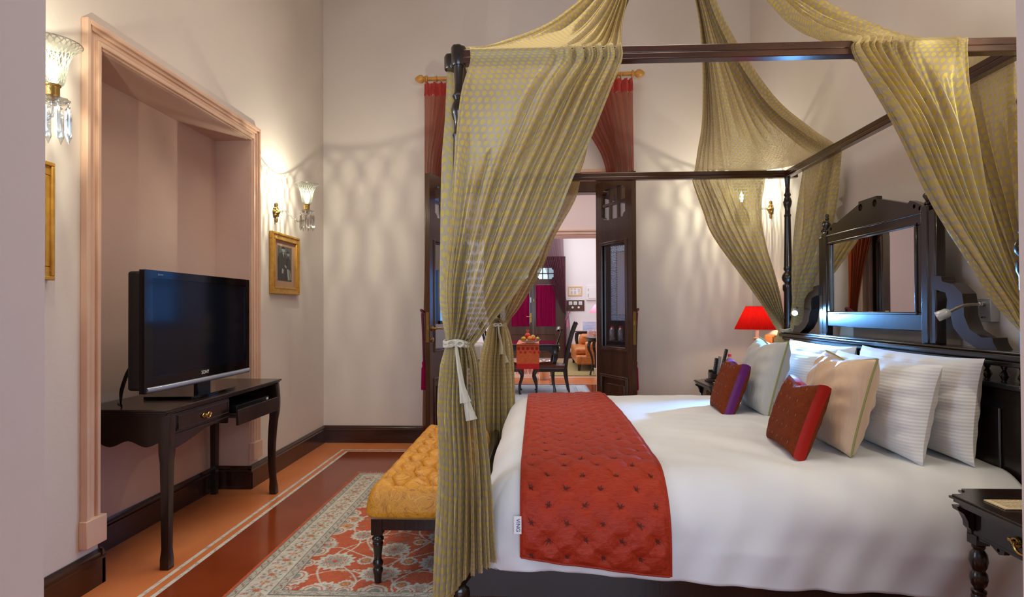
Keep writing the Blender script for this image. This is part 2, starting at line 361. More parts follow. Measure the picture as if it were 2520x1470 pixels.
def cloth(rows, W, folds, u0=0, u1=1, nu=90, nv=80, seed=0, amp=1, taper=None, vlen=None, uoff=0, sharp=.5):
    """rows: list of control rows, each K points. Returns MB with UV in metres. pleats appear where the cloth is gathered"""
    rows = np.array(rows, dtype=float); nr, K = rows.shape[:2]
    t = np.linspace(0, nr - 1, nv); A = crom(rows, t)                      # nv x K x 3
    B = crom(A.transpose(1, 0, 2), np.linspace(0, K - 1, nu)).transpose(1, 0, 2)
    uu = np.linspace(u0, u1, nu); du = (u1 - u0) / (nu - 1)
    Tu = np.gradient(B, axis=1); Tv = np.gradient(B, axis=0)
    N = np.cross(Tu, Tv); N /= np.linalg.norm(N, axis=2, keepdims=True) + 1e-9
    st = np.linalg.norm(Tu, axis=2) / (du * W); st = np.clip(st, 0, 1)
    a = W / folds / 4 * np.sqrt(1 - st**2) * amp
    a = np.minimum(a, .035 * amp)
    rng = np.random.RandomState(seed); ph = np.cumsum(rng.rand(40)) ; ph = np.interp(uu * 39, range(40), (ph - ph.mean()) * .12)
    vv = np.linspace(0, 1, nv)[:, None]; x = 2 * PI * folds * (uu + ph / folds)[None, :]
    wob = .5 * np.sin(3.1 * vv + uu[None] * 17 + seed) + .3 * np.sin(7 * vv + uu[None] * 29 + seed * 2)
    f = np.sin(x + wob) + sharp * np.sin(2 * x + 1.1 + wob * 1.7) + .22 * np.sin(3.7 * x + seed)
    if taper is not None: a = a * np.interp(np.linspace(0, nr - 1, nv), range(nr), taper)[:, None]
    D = N * (a * f)[..., None]
    P = B + D
    vl = vlen if vlen else np.linalg.norm(Tv, axis=2).mean(1).sum()
    seg = np.linalg.norm(np.diff(P, axis=1), axis=2); arc_ = np.concatenate([np.zeros((nv, 1)), np.cumsum(seg, 1)], 1)
    ker = np.ones(9) / 9; arc_s = np.apply_along_axis(lambda q: np.convolve(np.pad(q, 4, mode='edge'), ker, 'valid'), 0, arc_)
    UV = np.stack([arc_s - arc_s.mean(1, keepdims=True) + uoff, np.broadcast_to(-vv * vl, (nv, nu))], 2)
    return MB().grid(P, uv=UV)
def poly(pts, K):
    pts = np.array(pts, float); return crom(pts, np.linspace(0, len(pts) - 1, K))
def lin(a, b, K=5): return [tuple(np.array(a, float) * (1 - k / (K - 1)) + np.array(b, float) * k / (K - 1)) for k in range(K)]

XL, XR, YB = -1.89, 1.86, 5.09
# ------------------------------------------------------------------ room shell
m = MB(); m.box(-2.6, XL, .9, .97, 0, 4.3); m.box(-2.6, XL, 1.73, 2.43, 0, 4.3); m.box(-2.6, XL, .97, 1.73, 0, .75); m.box(-2.6, XL, .97, 1.73, 2.25, 4.3); m.box(-2.6, XL, 3.76, YB + .35, 0, 4.3); m.box(-2.6, XL, 2.43, 3.76, 2.30, 4.3)
struct(m, 'wall_left', paint)
m = MB(); m.box(-2.6, -2.12, 2.43, 3.76, 0, 2.30); m.box(-2.12, XL - .001, 2.43, 2.434, 0, 2.30); m.box(-2.12, XL - .001, 3.756, 3.76, 0, 2.30); m.box(-2.12, XL - .001, 2.434, 3.756, 2.296, 2.30)
struct(m, 'wall_niche', paint_pink)
m = MB(); m.box(XL, -.74, YB, 5.44, 0, 4.3); m.box(.60, XR, YB, 5.44, 0, 4.3); m.box(-.74, .60, YB, 5.44, 2.30, 4.3)
struct(m, 'wall_back', paint)
m = MB(); m.box(XR, XR + .3, .9, YB + .35, 0, 4.3); struct(m, 'wall_right', paint)
def window(name, fix, a0, a1, z0, z1, axis, mat_):
    m = MB(); B = (lambda p0, p1, q0, q1: m.box(fix, fix + .05, p0, p1, q0, q1)) if axis == 'x' else (lambda p0, p1, q0, q1: m.box(p0, p1, fix, fix + .05, q0, q1))
    B(a0, a0 + .05, z0, z1); B(a1 - .05, a1, z0, z1); B(a0, a1, z0, z0 + .05); B(a0, a1, z1 - .05, z1); c = (a0 + a1) / 2; B(c - .015, c + .015, z0, z1); B(a0, a1, (z0 + z1) / 2 - .015, (z0 + z1) / 2 + .015)
    return struct(m, name, mat_)
window('added_window', -1.96, .97, 1.73, .75, 2.25, 'x', door_wood)  # unseen window, added to carry the side fill light
m = MB(); m.box(-2.4, -1.2, -1.9, -1.75, 0, 3.2); m.box(1.2, 2.4, -1.9, -1.75, 0, 3.2); m.box(-1.2, 1.2, -1.9, -1.75, 0, .5); m.box(-1.2, 1.2, -1.9, -1.75, 2.5, 3.2); struct(m, 'wall_dressing', paint_jamb)
window('window_2', -1.84, -1.2, 1.2, .5, 2.5, 'y', door_wood)
m = MB(); m.box(-2.6, -.788, .55, .9, 0, 4.3); m.box(.722, 2.16, .55, .9, 0, 4.3); m.box(-.788, .722, .55, .9, 3.0, 4.3)
struct(m, 'wall_front', paint_jamb)
m = MB(); m.box(-2.6, 2.16, .55, 5.44, 4.3, 4.4); struct(m, 'ceiling', ceil_m)
# floor: orange border, two marble lines, deep red field
def ring(mb, r0, r1, z, mi):
    (a0, b0, c0, d0), (a1, b1, c1, d1) = r0, r1
    o = [(a0, c0, z), (b0, c0, z), (b0, d0, z), (a0, d0, z)]; i = [(a1, c1, z), (b1, c1, z), (b1, d1, z), (a1, d1, z)]
    mb.add(o + i, [(0, 1, 5, 4), (1, 2, 6, 5), (2, 3, 7, 6), (3, 0, 4, 7)], mi)
def rect_in(d): return (-1.877 + d, 1.86 - d, .9 + d, 5.075 - d)
m = MB(); fr = [rect_in(d) for d in (-.5, .238, .258, .292, .313)]
ring(m, fr[0], fr[1], 0, 0); ring(m, fr[1], fr[2], 0, 1); ring(m, fr[2], fr[3], 0, 0); ring(m, fr[3], fr[4], 0, 1)
a, b, c, d = fr[4]; m.add([(a, c, 0), (b, c, 0), (b, d, 0), (a, d, 0)], [(0, 1, 2, 3)], 2)
m.box(-2.6, 2.4, -3, 5.6, -.1, -.002, 0)
struct(m, 'floor', [orange_f, marble, red_f])
# skirting boards
def skirt(mb, p, q, nx, ny, h=.15):
    """board along p->q on a wall whose free side faces (nx,ny)"""
    prof = [(0, 0), (.020, 0), (.020, .105), (.024, .108), (.024, .118), (.016, .124), (.016, .132), (.010, .140), (.006, h), (0, h)]
    vs = []
    for (x, y) in (p, q):
        for (d, z) in prof: vs.append((x + nx * d, y + ny * d, z))
    n = len(prof); fs = [(i, (i + 1) % n, n + (i + 1) % n, n + i) for i in range(n)] + [tuple(range(n)), tuple(range(2 * n - 1, n - 1, -1))]
    mb.add(vs, fs)
m = MB(); skirt(m, (XL, .9), (XL, 2.43 + .02), 1, 0); skirt(m, (XL + .02, 2.434), (-2.12, 2.434), 0, 1); skirt(m, (-2.12, 2.43), (-2.12, 3.76), 1, 0)
skirt(m, (-2.12, 3.756), (XL + .02, 3.756), 0, -1); skirt(m, (XL, 3.74), (XL, YB), 1, 0); struct(m, 'baseboard_left', skirting, angle=25)
m = MB(); skirt(m, (XL, YB), (-.76, YB), 0, -1); skirt(m, (.62, YB), (XR, YB), 0, -1); struct(m, 'baseboard_back', skirting, angle=25)
m = MB(); skirt(m, (XR, .9), (XR, YB), -1, 0); struct(m, 'baseboard_right', skirting, angle=25)
# moulded peach surround of the niche
def moulding(mb, y0, y1, z0, z1, wd, x, out):
    """door-shaped surround on a wall facing +X: inner edges y0,y1,z1; from z0 up; width wd"""
    steps = [(0, .12, .016), (.12, .30, .024), (.30, .62, .012), (.62, .80, .020), (.80, 1.0, .030)]
    for a, b, t in steps:
        a *= wd; b *= wd
        mb.box(x, x + out * t, y0 - b, y0 - a, z0, z1 + b); mb.box(x, x + out * t, y1 + a, y1 + b, z0, z1 + b)
        mb.box(x, x + out * t, y0 - a, y1 + a, z1 + a, z1 + b)
m = MB(); moulding(m, 2.43, 3.76, .20, 2.30, .098, XL, 1)
for y0, y1 in ((2.325, 2.44), (3.75, 3.865)): m.box(XL, XL + .036, y0, y1, .185, .30)
struct(m, 'trim_1', peach, bevel=.003)
# surround of the doorway in the back wall
m = MB()
for a, b, t in [(0, .012, .018), (.012, .035, .026), (.035, .062, .014), (.062, .09, .028)]:
    m.box(-.74 - b, -.74 - a, YB - t, YB, 0, 2.30 + b); m.box(.60 + a, .60 + b, YB - t, YB, 0, 2.30 + b); m.box(-.74 - a, .60 + a, YB - t, YB, 2.30 + a, 2.30 + b)
struct(m, 'trim_2', peach, bevel=.002)
m = MB(); m.box(-.74, -.68, YB - .01, YB + .12, 0, 2.30); m.box(.54, .60, YB - .01, YB + .12, 0, 2.30); m.box(-.68, .54, YB - .01, YB + .12, 2.19, 2.30)
m.box(-.74, -.72, YB + .12, 5.44, 0, 2.3, 1); m.box(.58, .60, YB + .12, 5.44, 0, 2.3, 1)
struct(m, 'door_frame', [door_wood, paint_blush], bevel=.004)

# ------------------------------------------------------------------ doors
def door_leaf(name, W, H, hinge, ang, side, latch=True, glassm=dglass, curtain=None):
    """hinge at world point, leaf runs along direction ang (radians in plan); side=+1/-1: which face carries the handle"""
    dx, dy = math.cos(ang), math.sin(ang); nx, ny = -dy, dx
    def f(a, b, t): return (hinge[0] + dx * a + nx * t, hinge[1] + dy * a + ny * t, hinge[2] + b)
    st = .075 * W / .54
    px0, px1, pz0, pz1 = st + .015, W - st - .015, 1.905 * H / 2.245, 2.165 * H / 2.245
    gz0, gz1 = .83, 1.71; bz0, bz1 = .16, .60
    m = plate([(0, 0), (W, 0), (W, H), (0, H)], [notched(px0, px1, pz0, pz1, .035), [(st, gz0), (W - st, gz0), (W - st, gz1), (st, gz1)],
              [(st, bz0), (W - st, bz0), (W - st, bz1), (st, bz1)]], -.021, .021, f)
    o = m.build(name, door_wood); o['kind'] = 'structure'
    m = MB(); cw = (px1 - px0) / 3
    def bar(mb, a0, a1, b0, b1, t0, t1, mi=0):
        vs = [f(a, b, t) for a in (a0, a1) for b in (b0, b1) for t in (t0, t1)]
        mb.add(vs, [(0, 1, 3, 2), (4, 6, 7, 5), (0, 4, 5, 1), (2, 3, 7, 6), (0, 2, 6, 4), (1, 5, 7, 3)], mi)
    for k in (1, 2): bar(m, px0 + k * cw - .011, px0 + k * cw + .011, pz0, pz1, -.014, .014)
    bar(m, px0, px1, (pz0 + pz1) / 2 - .011, (pz0 + pz1) / 2 + .011, -.015, .015); m.build('glazing_bar', door_wood, o)
    m = MB(); bar(m, px0, px1, pz0, pz1, -.003, .003); m.build('small_pane', clear, o)
    m = MB()
    for t0, t1 in ((.021, .030), (-.030, -.021)):
        for e0, e1, tt in ((-.012, .004, 0), (.004, .016, -.006)):
            tb = t1 + (tt if t1 > 0 else 0); ta = t0 - (tt if t1 < 0 else 0)
            ta, tb = (t0 - .01, tb) if t1 > 0 else (t0, t1 + .01)
            for (z0, z1) in ((gz0, gz1),) + (((bz0, bz1),) if True else ()):
                bar(m, st + e0, st + e1, z0 + e0, z1 - e0, ta, tb); bar(m, W - st - e1, W - st - e0, z0 + e0, z1 - e0, ta, tb)
                bar(m, st + e1, W - st - e1, z0 + e0, z0 + e1, ta, tb); bar(m, st + e1, W - st - e1, z1 - e1, z1 - e0, ta, tb)
    m.build('panel_moulding', door_wood, o, bevel=.003)
    m = MB(); bar(m, st, W - st, bz0, bz1, -.008, .008); bar(m, st + .05, W - st - .05, bz0 + .06, bz1 - .06, -.018, .018); m.build('raised_panel', door_wood, o, bevel=.006)
    m = MB(); bar(m, st, W - st, gz0, gz1, -.004, .004); m.build('glass_pane', glassm, o)
    if latch:
        m = MB(); bar(m, W - .001, W + .002, .90, 1.14, -.012, .012); bar(m, W + .001, W + .012, 1.00, 1.03, -.006, .006); m.build('lock_plate', brass, o)
        m = MB()
        m.lathe([(.022, 0), (.022, .006), (.010, .010), (.009, .045), (0, .047)], f(W - .035, 1.01, side * .021), 14, (nx * side, ny * side, 0))
        m.tube([f(W - .035, 1.01, side * .06), f(W - .07, 1.012, side * .064), f(W - .13, 1.008, side * .062), f(W - .145, 1.004, side * .055)], [.008, .008, .010, .006], 10)
        m.lathe([(.020, 0), (.020, .006), (0, .010)], f(W - .035, .92, side * .021), 14, (nx * side, ny * side, 0)); m.build('door_handle', brass, o)
    return o
aR = math.atan2(4.60 - YB, .765 - .537); aL = math.atan2(4.60 - YB, -.855 + .68)
d1 = door_leaf('door_1', .54, 2.245, (.540, YB - .01, .012), aR, -1, False)
d2 = door_leaf('door_2', .54, 2.245, (-.68, YB - .01, .012), aL, 1)
# brass lock on the free edge of the right leaf
fx, fy = .540 + math.cos(aR) * .54, YB - .01 + math.sin(aR) * .54
m = MB(); m.obox((fx, fy, 1.02), .006, .024, .26, (0, 0, aR + 0)); m.obox((fx + .004, fy - .008, 1.06), .012, .012, .03, (0, 0, aR)); m.build('lock_plate', brass, d1)

# ------------------------------------------------------------------ curtain pole and curtains at the doorway
t = T('curtain_pole', 'golden wooden curtain pole with acorn ends above the bedroom doorway', 'curtain pole', (-.05, 4.99, 3.18))
MB().tube([(-.93, 4.99, 3.175), (.82, 4.99, 3.185)], .017, 14).build('pole', turned_gold, t)
fin = [(.018, 0), (.030, .006), (.030, .016), (.016, .026), (.020, .034), (.034, .050), (.036, .066), (.030, .086), (.014, .108), (0, .116)]
MB().lathe(fin, (-.93, 4.99, 3.175), 18, (-1, 0, 0)).build('finial', turned_gold, t)
MB().lathe(fin, (.82, 4.99, 3.185), 18, (1, 0, 0)).build('finial', turned_gold, t)
for x in (-.70, .70): m = MB(); m.tube([(x, 4.99, 3.18), (x, 5.05, 3.18), (x, YB, 3.17)], .010, 8); m.lathe([(.03, 0), (.03, .01), (0, .012)], (x, YB, 3.17), 14, (0, -1, 0)); m.build('bracket', turned_gold, t)
def rings(parent, xs):
    for x in xs:
        pts = [(x, 4.99 + .026 * math.cos(a), 3.172 + .026 * math.sin(a)) for a in np.linspace(0, 2 * PI, 15)]
        MB().tube(pts, .0045, 6).build('curtain_ring', turned_gold, parent)
cy = 4.985
def doorway_curtain(sgn, label):
    o, i0 = (-.965, -.36) if sgn < 0 else (.837, .25)
    X = lambda a, b, z, y=cy: [(a + (b - a) * k / 4, y, z) for k in range(5)]
    t = T('door_curtain', label, 'curtain', (o, cy, 0), 'pair of rust curtains at the bedroom doorway')
    cloth([X(o, i0, 3.14), X(o, i0, 3.03)], 1.3, 9, seed=3 + sgn, nv=8, nu=220, amp=.7).build('heading', red_band, t)
    ti = (-.945, .815)[sgn > 0]
    rows = [X(o, i0, 3.03), X(o, i0 + sgn * .16, 2.75), X(o, o - sgn * .25, 2.42), X(o, o - sgn * .20, 1.9), X(o, o - sgn * .11, 1.5), X(ti + sgn * .03, ti - sgn * .035, 1.12), X(o + sgn * .01, o - sgn * .09, .8), X(o + sgn * .02, o - sgn * .12, .3), X(o + sgn * .02, o - sgn * .13, .02)]
    cloth(rows, 1.3, 9, seed=3 + sgn, nv=150, nu=220, amp=.8, taper=[.8, .9, 1, .8, .6, .3, .5, .6, .6]).build('curtain_cloth', rust_sheer, t)
    cs = MB(); cs.tube([(ti + .05 * math.cos(a), cy + .05 * math.sin(a), 1.12 + .05 * math.cos(a) * sgn) for a in np.linspace(0, 2 * PI, 20)], .010, 8)
    cs.tube([(ti + sgn * .03, cy - .05, 1.14), (ti + sgn * .02, cy - .07, .98), (ti + sgn * .015, cy - .07, .72)], [.012, .010, .008], 8)
    tb = cs.build('tie_rope', maroon_cord, t)
    MB().lathe([(.006, .0), (.016, -.02), (.012, -.05), (.020, -.07), (.024, -.24), (.022, -.25), (0, -.25)], (ti + sgn * .015, cy - .07, .74), 14).build('tassel', magenta, tb)
    rings(t, np.linspace(o + .01 * -sgn, i0, 7))
    return t
doorway_curtain(-1, 'rust red sheer curtain left of the bedroom doorway, tied back with a tassel')
doorway_curtain(1, 'rust red sheer curtain hanging right of the bedroom doorway')

# ------------------------------------------------------------------ four poster bed
FX, HX, NY, FY = -.282, 1.735, 2.122, 4.081
bed = T('four_poster_bed', 'dark wooden four poster bed with mirrored headboard under gold dotted drapes', 'bed', ((FX + HX) / 2, (NY + FY) / 2, 0))
post_prof = [(.022, 0), (.026, .01), (.030, .06), (.034, .10), (.026, .11), (.040, .125), (.044, .145), (.040, .165), (.030, .175), (.038, .19), (.046, .20), (.046, .215),
             (.036, .225), (.036, .24), (.042, .26), (.042, .46), (.036, .47), (.030, .49), (.036, .51), (.028, .53), (.028, 1.28), (.036, 1.30), (.036, 1.33), (.024, 1.345), (.038, 1.365), (.042, 1.385), (.036, 1.405), (.022, 1.425),
             (.030, 1.44), (.027, 1.46), (.024, 1.60), (.020, 1.80), (.024, 1.812), (.018, 1.825), (.018, 1.86), (.026, 1.885), (.029, 1.905), (.024, 1.925), (.017, 1.94), (.024, 1.955), (.016, 1.97), (.015, 2.00), (.019, 2.06), (.022, 2.075)]
for x in (FX, HX):
    for y in (NY, FY):
        MB().lathe(post_prof, (x, y, 0), 24).build('post', bed_wood, bed)
# canopy rails with rounded ends
def rail(x0, x1, y0, y1, name='canopy_rail'):
    m = MB(); m.box(x0, x1, y0, y1, 2.070, 2.094); m.box(x0 + (.004 if x1 - x0 < .1 else 0), x1 - (.004 if x1 - x0 < .1 else 0), y0 + (.004 if y1 - y0 < .1 else 0), y1 - (.004 if y1 - y0 < .1 else 0), 2.094, 2.122)
    return m.build(name, rail_wood, bed, bevel=.004)
rail(FX, 1.80, NY - .022, NY + .022); rail(FX, 1.80, FY - .022, FY + .022)
rail(FX - .022, FX + .022, NY + .022, FY - .022); rail(HX - .022, HX + .022, NY + .022, FY - .022)
for y in (NY, FY):
    m = MB(); m.lathe([(.026, 2.066), (.028, 2.072), (.028, 2.132), (.024, 2.14), (0, 2.142)], (FX, y, 0), 20)
    m.lathe([(.026, 2.066), (.028, 2.072), (.028, 2.112), (.024, 2.12), (0, 2.122)], (FX - .03, y + .03, 0), 20); m.build('post_cap', bed_wood, bed, bevel=0)
# bed rails and slat platform
MB().box(FX, HX, NY - .02, NY + .02, .13, .30).build('side_rail', bed_wood, bed, bevel=.004)
MB().box(FX, HX, FY - .02, FY + .02, .13, .30).build('side_rail', bed_wood, bed, bevel=.004)
MB().box(FX - .02, FX + .02, NY, FY, .13, .34).build('foot_rail', bed_wood, bed, bevel=.004)
MB().box(FX, HX, NY, FY, .17, .23).build('slat_base', bed_wood, bed)
# headboard: panel, capping rail, spindles
y0, y1 = NY, FY
m = MB(); m.box(1.715, 1.765, y0, y1, .20, .87); m.box(1.70, 1.775, y0, y1, .87, .893); m.box(1.705, 1.715, y0 + .10, y1 - .10, .30, .80); m.build('headboard_panel', bed_wood, bed, bevel=.005)
m = MB(); m.box(1.69, 1.785, y0 - .03, y1 + .03, .955, .978); m.box(1.675, 1.795, y0 - .04, y1 + .04, .978, 1.000); m.box(1.685, 1.785, y0 - .03, y1 + .03, 1.000, 1.012)
cap = m.build('headboard_cap', bed_wood, bed, bevel=.006)
sp = [(.010, .888), (.013, .893), (.008, .898), (.011, .906), (.016, .915), (.012, .926), (.006, .936), (.010, .944), (.012, .950), (.010, .958)]
first = None
for k in range(24):
    y = 2.155 + .0822 * k
    if y > FY - .04: break
    if first is None: first = recenter(MB().lathe(sp, (1.738, y, 0), 12).build('spindle', bed_wood, bed), (1.738 - bed.location.x, y - bed.location.y, 0)); yy = y
    else: c = dup(first); c.location.y = first.location.y + y - yy
# mirror rising from the headboard
CY = 3.10
def fm(a, b, t): return (1.79 + t, a, b)
def frame_yz(mb, ya, yb, za, zb, wd, x0, x1):
    mb.box(x0, x1, ya, yb, za, za + wd); mb.box(x0, x1, ya, yb, zb - wd, zb); mb.box(x0, x1, ya, ya + wd, za + wd, zb - wd); mb.box(x0, x1, yb - wd, yb, za + wd, zb - wd)
MX = 1.74
def fm(a, b, t): return (MX + t, a, b)
m = MB(); m.box(MX - .015, MX + .02, 2.66, 3.54, 1.065, 1.150); m.box(MX - .015, MX + .02, 2.66, 3.54, 1.545, 1.60); m.box(MX - .015, MX + .02, 2.66, 2.718, 1.15, 1.545); m.box(MX - .015, MX + .02, 3.482, 3.54, 1.15, 1.545)
frame_yz(m, 2.705, 3.495, 1.137, 1.558, .014, MX - .022, MX - .012); m.box(MX - .02, MX + .025, 2.66, 3.54, 1.592, 1.602)
mirr = m.build('mirror_frame', bed_wood, bed, bevel=.004)
MB().box(MX - .008, MX - .002, 2.712, 3.488, 1.145, 1.55).build('mirror_glass', mirror_m, mirr)
rt = [(0, 1.740), (.082, 1.740), (.084, 1.726), (.33, 1.656), (.345, 1.666), (.385, 1.652), (.44, 1.622), (.44, 1.60)]
ped = [(CY - a, b) for a, b in rt[::-1]] + [(CY + a, b) for a, b in rt[1:]]
hs = [circ(CY - .065, 1.706, .019), circ(CY + .065, 1.706, .019)] + [circ(CY + s_ * a_, b_, .010, 12) for s_ in (-1, 1) for a_, b_ in ((.375, 1.634), (.415, 1.618))]
plate(ped, hs, -.014, .014, fm).build('pediment', bed_wood, mirr)
for s in (-1, 1):
    m = MB(); m.box(MX - .018, MX + .028, CY + s * .495 - .024, CY + s * .495 + .024, 1.01, 1.60); m.box(MX - .020, MX + .02, CY + s * .448 - .024, CY + s * .448 + .024, 1.01, 1.625)
    m.build('mirror_upright', bed_wood, mirr, bevel=.006)
    fn_ = [(.012, 0), (.020, .006), (.020, .014), (.010, .022), (.016, .034), (.024, .046), (.022, .056), (.010, .066), (.009, .080), (.014, .088), (.009, .096), (.012, .106), (.010, .118), (0, .122)]
    MB().lathe([(r * .8, z * .8) for r, z in fn_], (MX + .005, CY + s * .495, 1.60), 14).build('finial', bed_wood, mirr)
    MB().lathe([(r * .85, z * .9) for r, z in fn_], (MX, CY + s * .448, 1.625), 14).build('finial', bed_wood, mirr)
    br = [(2.671, 1.315), (2.605, 1.308), (2.600, 1.285), (2.532, 1.268), (2.482, 1.228), (2.474, 1.189), (2.472, 1.137), (2.442, 1.081), (2.379, 1.051), (2.326, 1.054), (2.319, 1.032), (2.298, 1.006), (2.343, 1.004), (2.413, 1.008), (2.487, 1.043), (2.535, 1.086), (2.551, 1.137), (2.575, 1.164), (2.569, 1.205), (2.580, 1.235), (2.641, 1.250), (2.67, 1.25)]
    sc_ = [(a * .972, 1.17 + (b - 1.17) * .972) for a, b in br]
    sm = [((2 * CY - a) if s > 0 else a, b) for a, b in sc_]
    plate(sm, [], -.028, .028, fm).build('scroll_bracket', bed_wood, mirr, bevel=.003)

# bedding -------------------------------------------------------------
def bump2(x, y, seed=0):
    return (np.sin(x * 7.1 + y * 3.3 + seed) * np.sin(y * 5.7 - x * 2.1 + seed * 2) + .5 * np.sin(x * 13 + y * 9 + seed) * np.sin(y * 17 - x * 4) + .25 * np.sin(x * 31 - y * 21 + seed * 3))
BX0, BX1, BY0, BY1, BZ = -.205, 1.70, 2.045, 4.155, .572
RAD = .18
def bed_surface(a, b, off=0):
    """a along X (unrolled from foot edge), b across Y (unrolled); returns point on the draped cover"""
    def roll(s, lo, hi, r):
        """unrolled coordinate -> (position, drop)"""
        q = PI / 2 * r
        lo_s, hi_s = lo + r, hi - r
        pos = np.where(s < lo_s, np.where(s > lo_s - q, lo_s - r * np.sin((lo_s - s) / r), lo), np.where(s > hi_s, np.where(s < hi_s + q, hi_s + r * np.sin((s - hi_s) / r), hi), s))
        drop = np.where(s < lo_s, np.where(s > lo_s - q, r * (1 - np.cos((lo_s - s) / r)), r + (lo_s - q - s)), np.where(s > hi_s, np.where(s < hi_s + q, r * (1 - np.cos((s - hi_s) / r)), r + (s - hi_s - q)), 0))
        return pos, drop
    y, dy = roll(b, BY0 - off, BY1 + off, RAD + off)
    x, dx = roll(a, BX0 - off, BX1 + .3, RAD + off)
    return x, y, dx, dy
def bed_z(dx, dy, x, y, off):
    top = BZ + off + .028 * np.sin(np.clip((y - BY0) / (BY1 - BY0), 0, 1) * PI) * np.clip((x + .25) / .5, 0, 1)
    d = np.maximum(dx, dy) + .25 * np.minimum(dx, dy)
    return top - d
na, nb = 200, 300
hem = np.linspace(0, 1, na)
La = np.linspace(BX0 + RAD - PI / 2 * RAD - .16, 1.70, na); Lb = np.linspace(-1, 1, nb)
A_, B_ = np.meshgrid(La, Lb)
mid = (BY0 + BY1) / 2
half = (BY1 - BY0) / 2 - RAD + PI / 2 * RAD
ext_near = .135 + .085 * np.clip((A_ - .0) / 1.7, 0, 1)
bb = mid + np.where(B_ < 0, B_ * (half + ext_near), B_ * (half + .13))
x, y, dx, dy = bed_surface(A_, bb)
z = bed_z(dx, dy, x, y, 0)
side = np.clip((dy - .04) / .2, 0, 1); sidex = np.clip((dx - .04) / .2, 0, 1)
wv = .011 * bump2(x * 1.3, z * 1.1 + y * 0, 3) + .005 * np.sin(x * 8 + 2 * np.sin(z * 3))
hemw = np.clip((.34 - z) / .12, 0, 1)
cr = hemw * (.005 * np.sin(x * 23 + z * 34 + 3 * np.sin(x * 2.7)) * np.clip(np.sin(x * 4.1 + 1), 0, 1) + .0028 * np.sin(x * 41 - z * 90 + 4 * np.sin(x * 3.3)) * np.clip(np.sin(x * 2.6 + 2.2), 0, 1))
cr = cr + side * .006 * np.exp(-((x - .75 + .12 * np.sin(z * 9)) / .10)**2) + side * .004 * np.exp(-((x - .62) / .05)**2) - side * .004 * np.exp(-((x - .95) / .06)**2)
near = np.where(bb < mid, -1, 1)
y = y + near * side * (wv + cr + .012 * side) ; x = x - sidex * (.010 * np.sin(y * 9) + .008)
# the two hanging sides meet in a soft rounded corner instead of a sharp one
cxx, cyy = BX0 + .13, np.where(bb < mid, BY0 + .13, BY1 - .13)
inq = (x < cxx) & (np.abs(y - mid) > np.abs(cyy - mid))
vx, vy = x - cxx, y - cyy; r_ = np.sqrt(vx**2 + vy**2); mx_ = np.maximum(np.abs(vx), np.abs(vy)); k_ = np.where(inq, mx_ / (r_ + 1e-6), 1)
x = np.where(inq, cxx + vx * k_, x); y = np.where(inq, cyy + vy * k_, y)
z = z + .0022 * bump2(x * 2.2, y * 2.0, 1) + .004 * np.sin(x * 2.1 + y * 1.3)
z = z + np.clip((x - .5) / .3, 0, 1) * np.clip((1.3 - x) / .3, 0, 1) * .004 * np.sin(x * 26 + y * 11 + 2 * np.sin(y * 5)) * np.clip((2.9 - y) / .4, 0, 1)
P = np.stack([x, y, np.maximum(z, np.where(x < .02, .262 + .004 * np.sin(y * 9), .17))], 2)
cover = MB().grid(P).build('bedspread', linen_c, solid=.006); recenter(cover, ((BX0 + BX1) / 2, mid, .3))
tag(cover, 'smooth white bedspread tucked over the four poster bed', 'bedspread')
m = MB(); m.box(-.14, 1.68, 2.15, 4.05, .23, .50); m.build('mattress', linen, bed, bevel=.04)

# quilted red runner
nx_, ny_ = 130, 420
u = np.linspace(0, 1, nx_); v = np.linspace(0, 1, ny_); U, V = np.meshgrid(u, v)
xl, xr_ = -.057, .455
aa = xl + (xr_ - xl) * U
s_near = mid - half - (.105 + .055 * U); s_far = mid + half + .02
bq = s_near + (s_far - s_near) * V
x, y, dx, dy = bed_surface(aa, bq, .014); x = aa
z = bed_z(np.zeros_like(dx), dy, x, y, .014) - np.clip(.06 - (x - BX0), 0, .2) * 0
sd = np.where(bq < mid, -1, 1) * np.clip((dy - .04) / .2, 0, 1)
# tufting lattice
su, sv = .124, .114
q1 = (U * (xr_ - xl)); q2 = (bq - bq.min())
def lat(q1, q2):
    d = 9 * np.ones_like(q1)
    for (o1, o2) in ((0, 0), (su / 2, sv / 2)):
        e1 = (q1 - .035 - o1) / su; e2 = (q2 - .06 - o2 + e1 * .0) / sv
        f1 = (e1 - np.round(e1)) * su; f2 = (e2 - np.round(e2)) * sv; d = np.minimum(d, np.hypot(f1, f2))
    return d
d = lat(q1, q2)
di1 = np.abs(np.sin(PI * ((q1 - .035) / su + (q2 - .06) / sv))); di2 = np.abs(np.sin(PI * ((q1 - .035) / su - (q2 - .06) / sv)))
puff = .013 * (1 - np.exp(-(d / .035)**2)) - .004 * np.exp(-(di1 / .15)**2) - .0018 * np.exp(-(di2 / .18)**2) + .0012 * np.sin(q2 * 210 + 3 * np.sin(q1 * 25)) * np.exp(-(d / .05)**2)
edge = np.minimum(np.minimum(U, 1 - U) * (xr_ - xl), np.minimum(V, 1 - V) * 2.8); puff = puff * np.clip(edge / .02, 0, 1)
ny_comp = np.abs(sd); P = np.stack([x, y + np.sign(sd) * puff * ny_comp + sd * (.022 + .008 * np.sin(x * 8)), z + puff * (1 - ny_comp) + .0022 * bump2(x * 2.2, y * 2, 1) + .003 * np.sin(x * 2.1 + y * 1.3) + .004], 2)
mb = MB().grid(P)
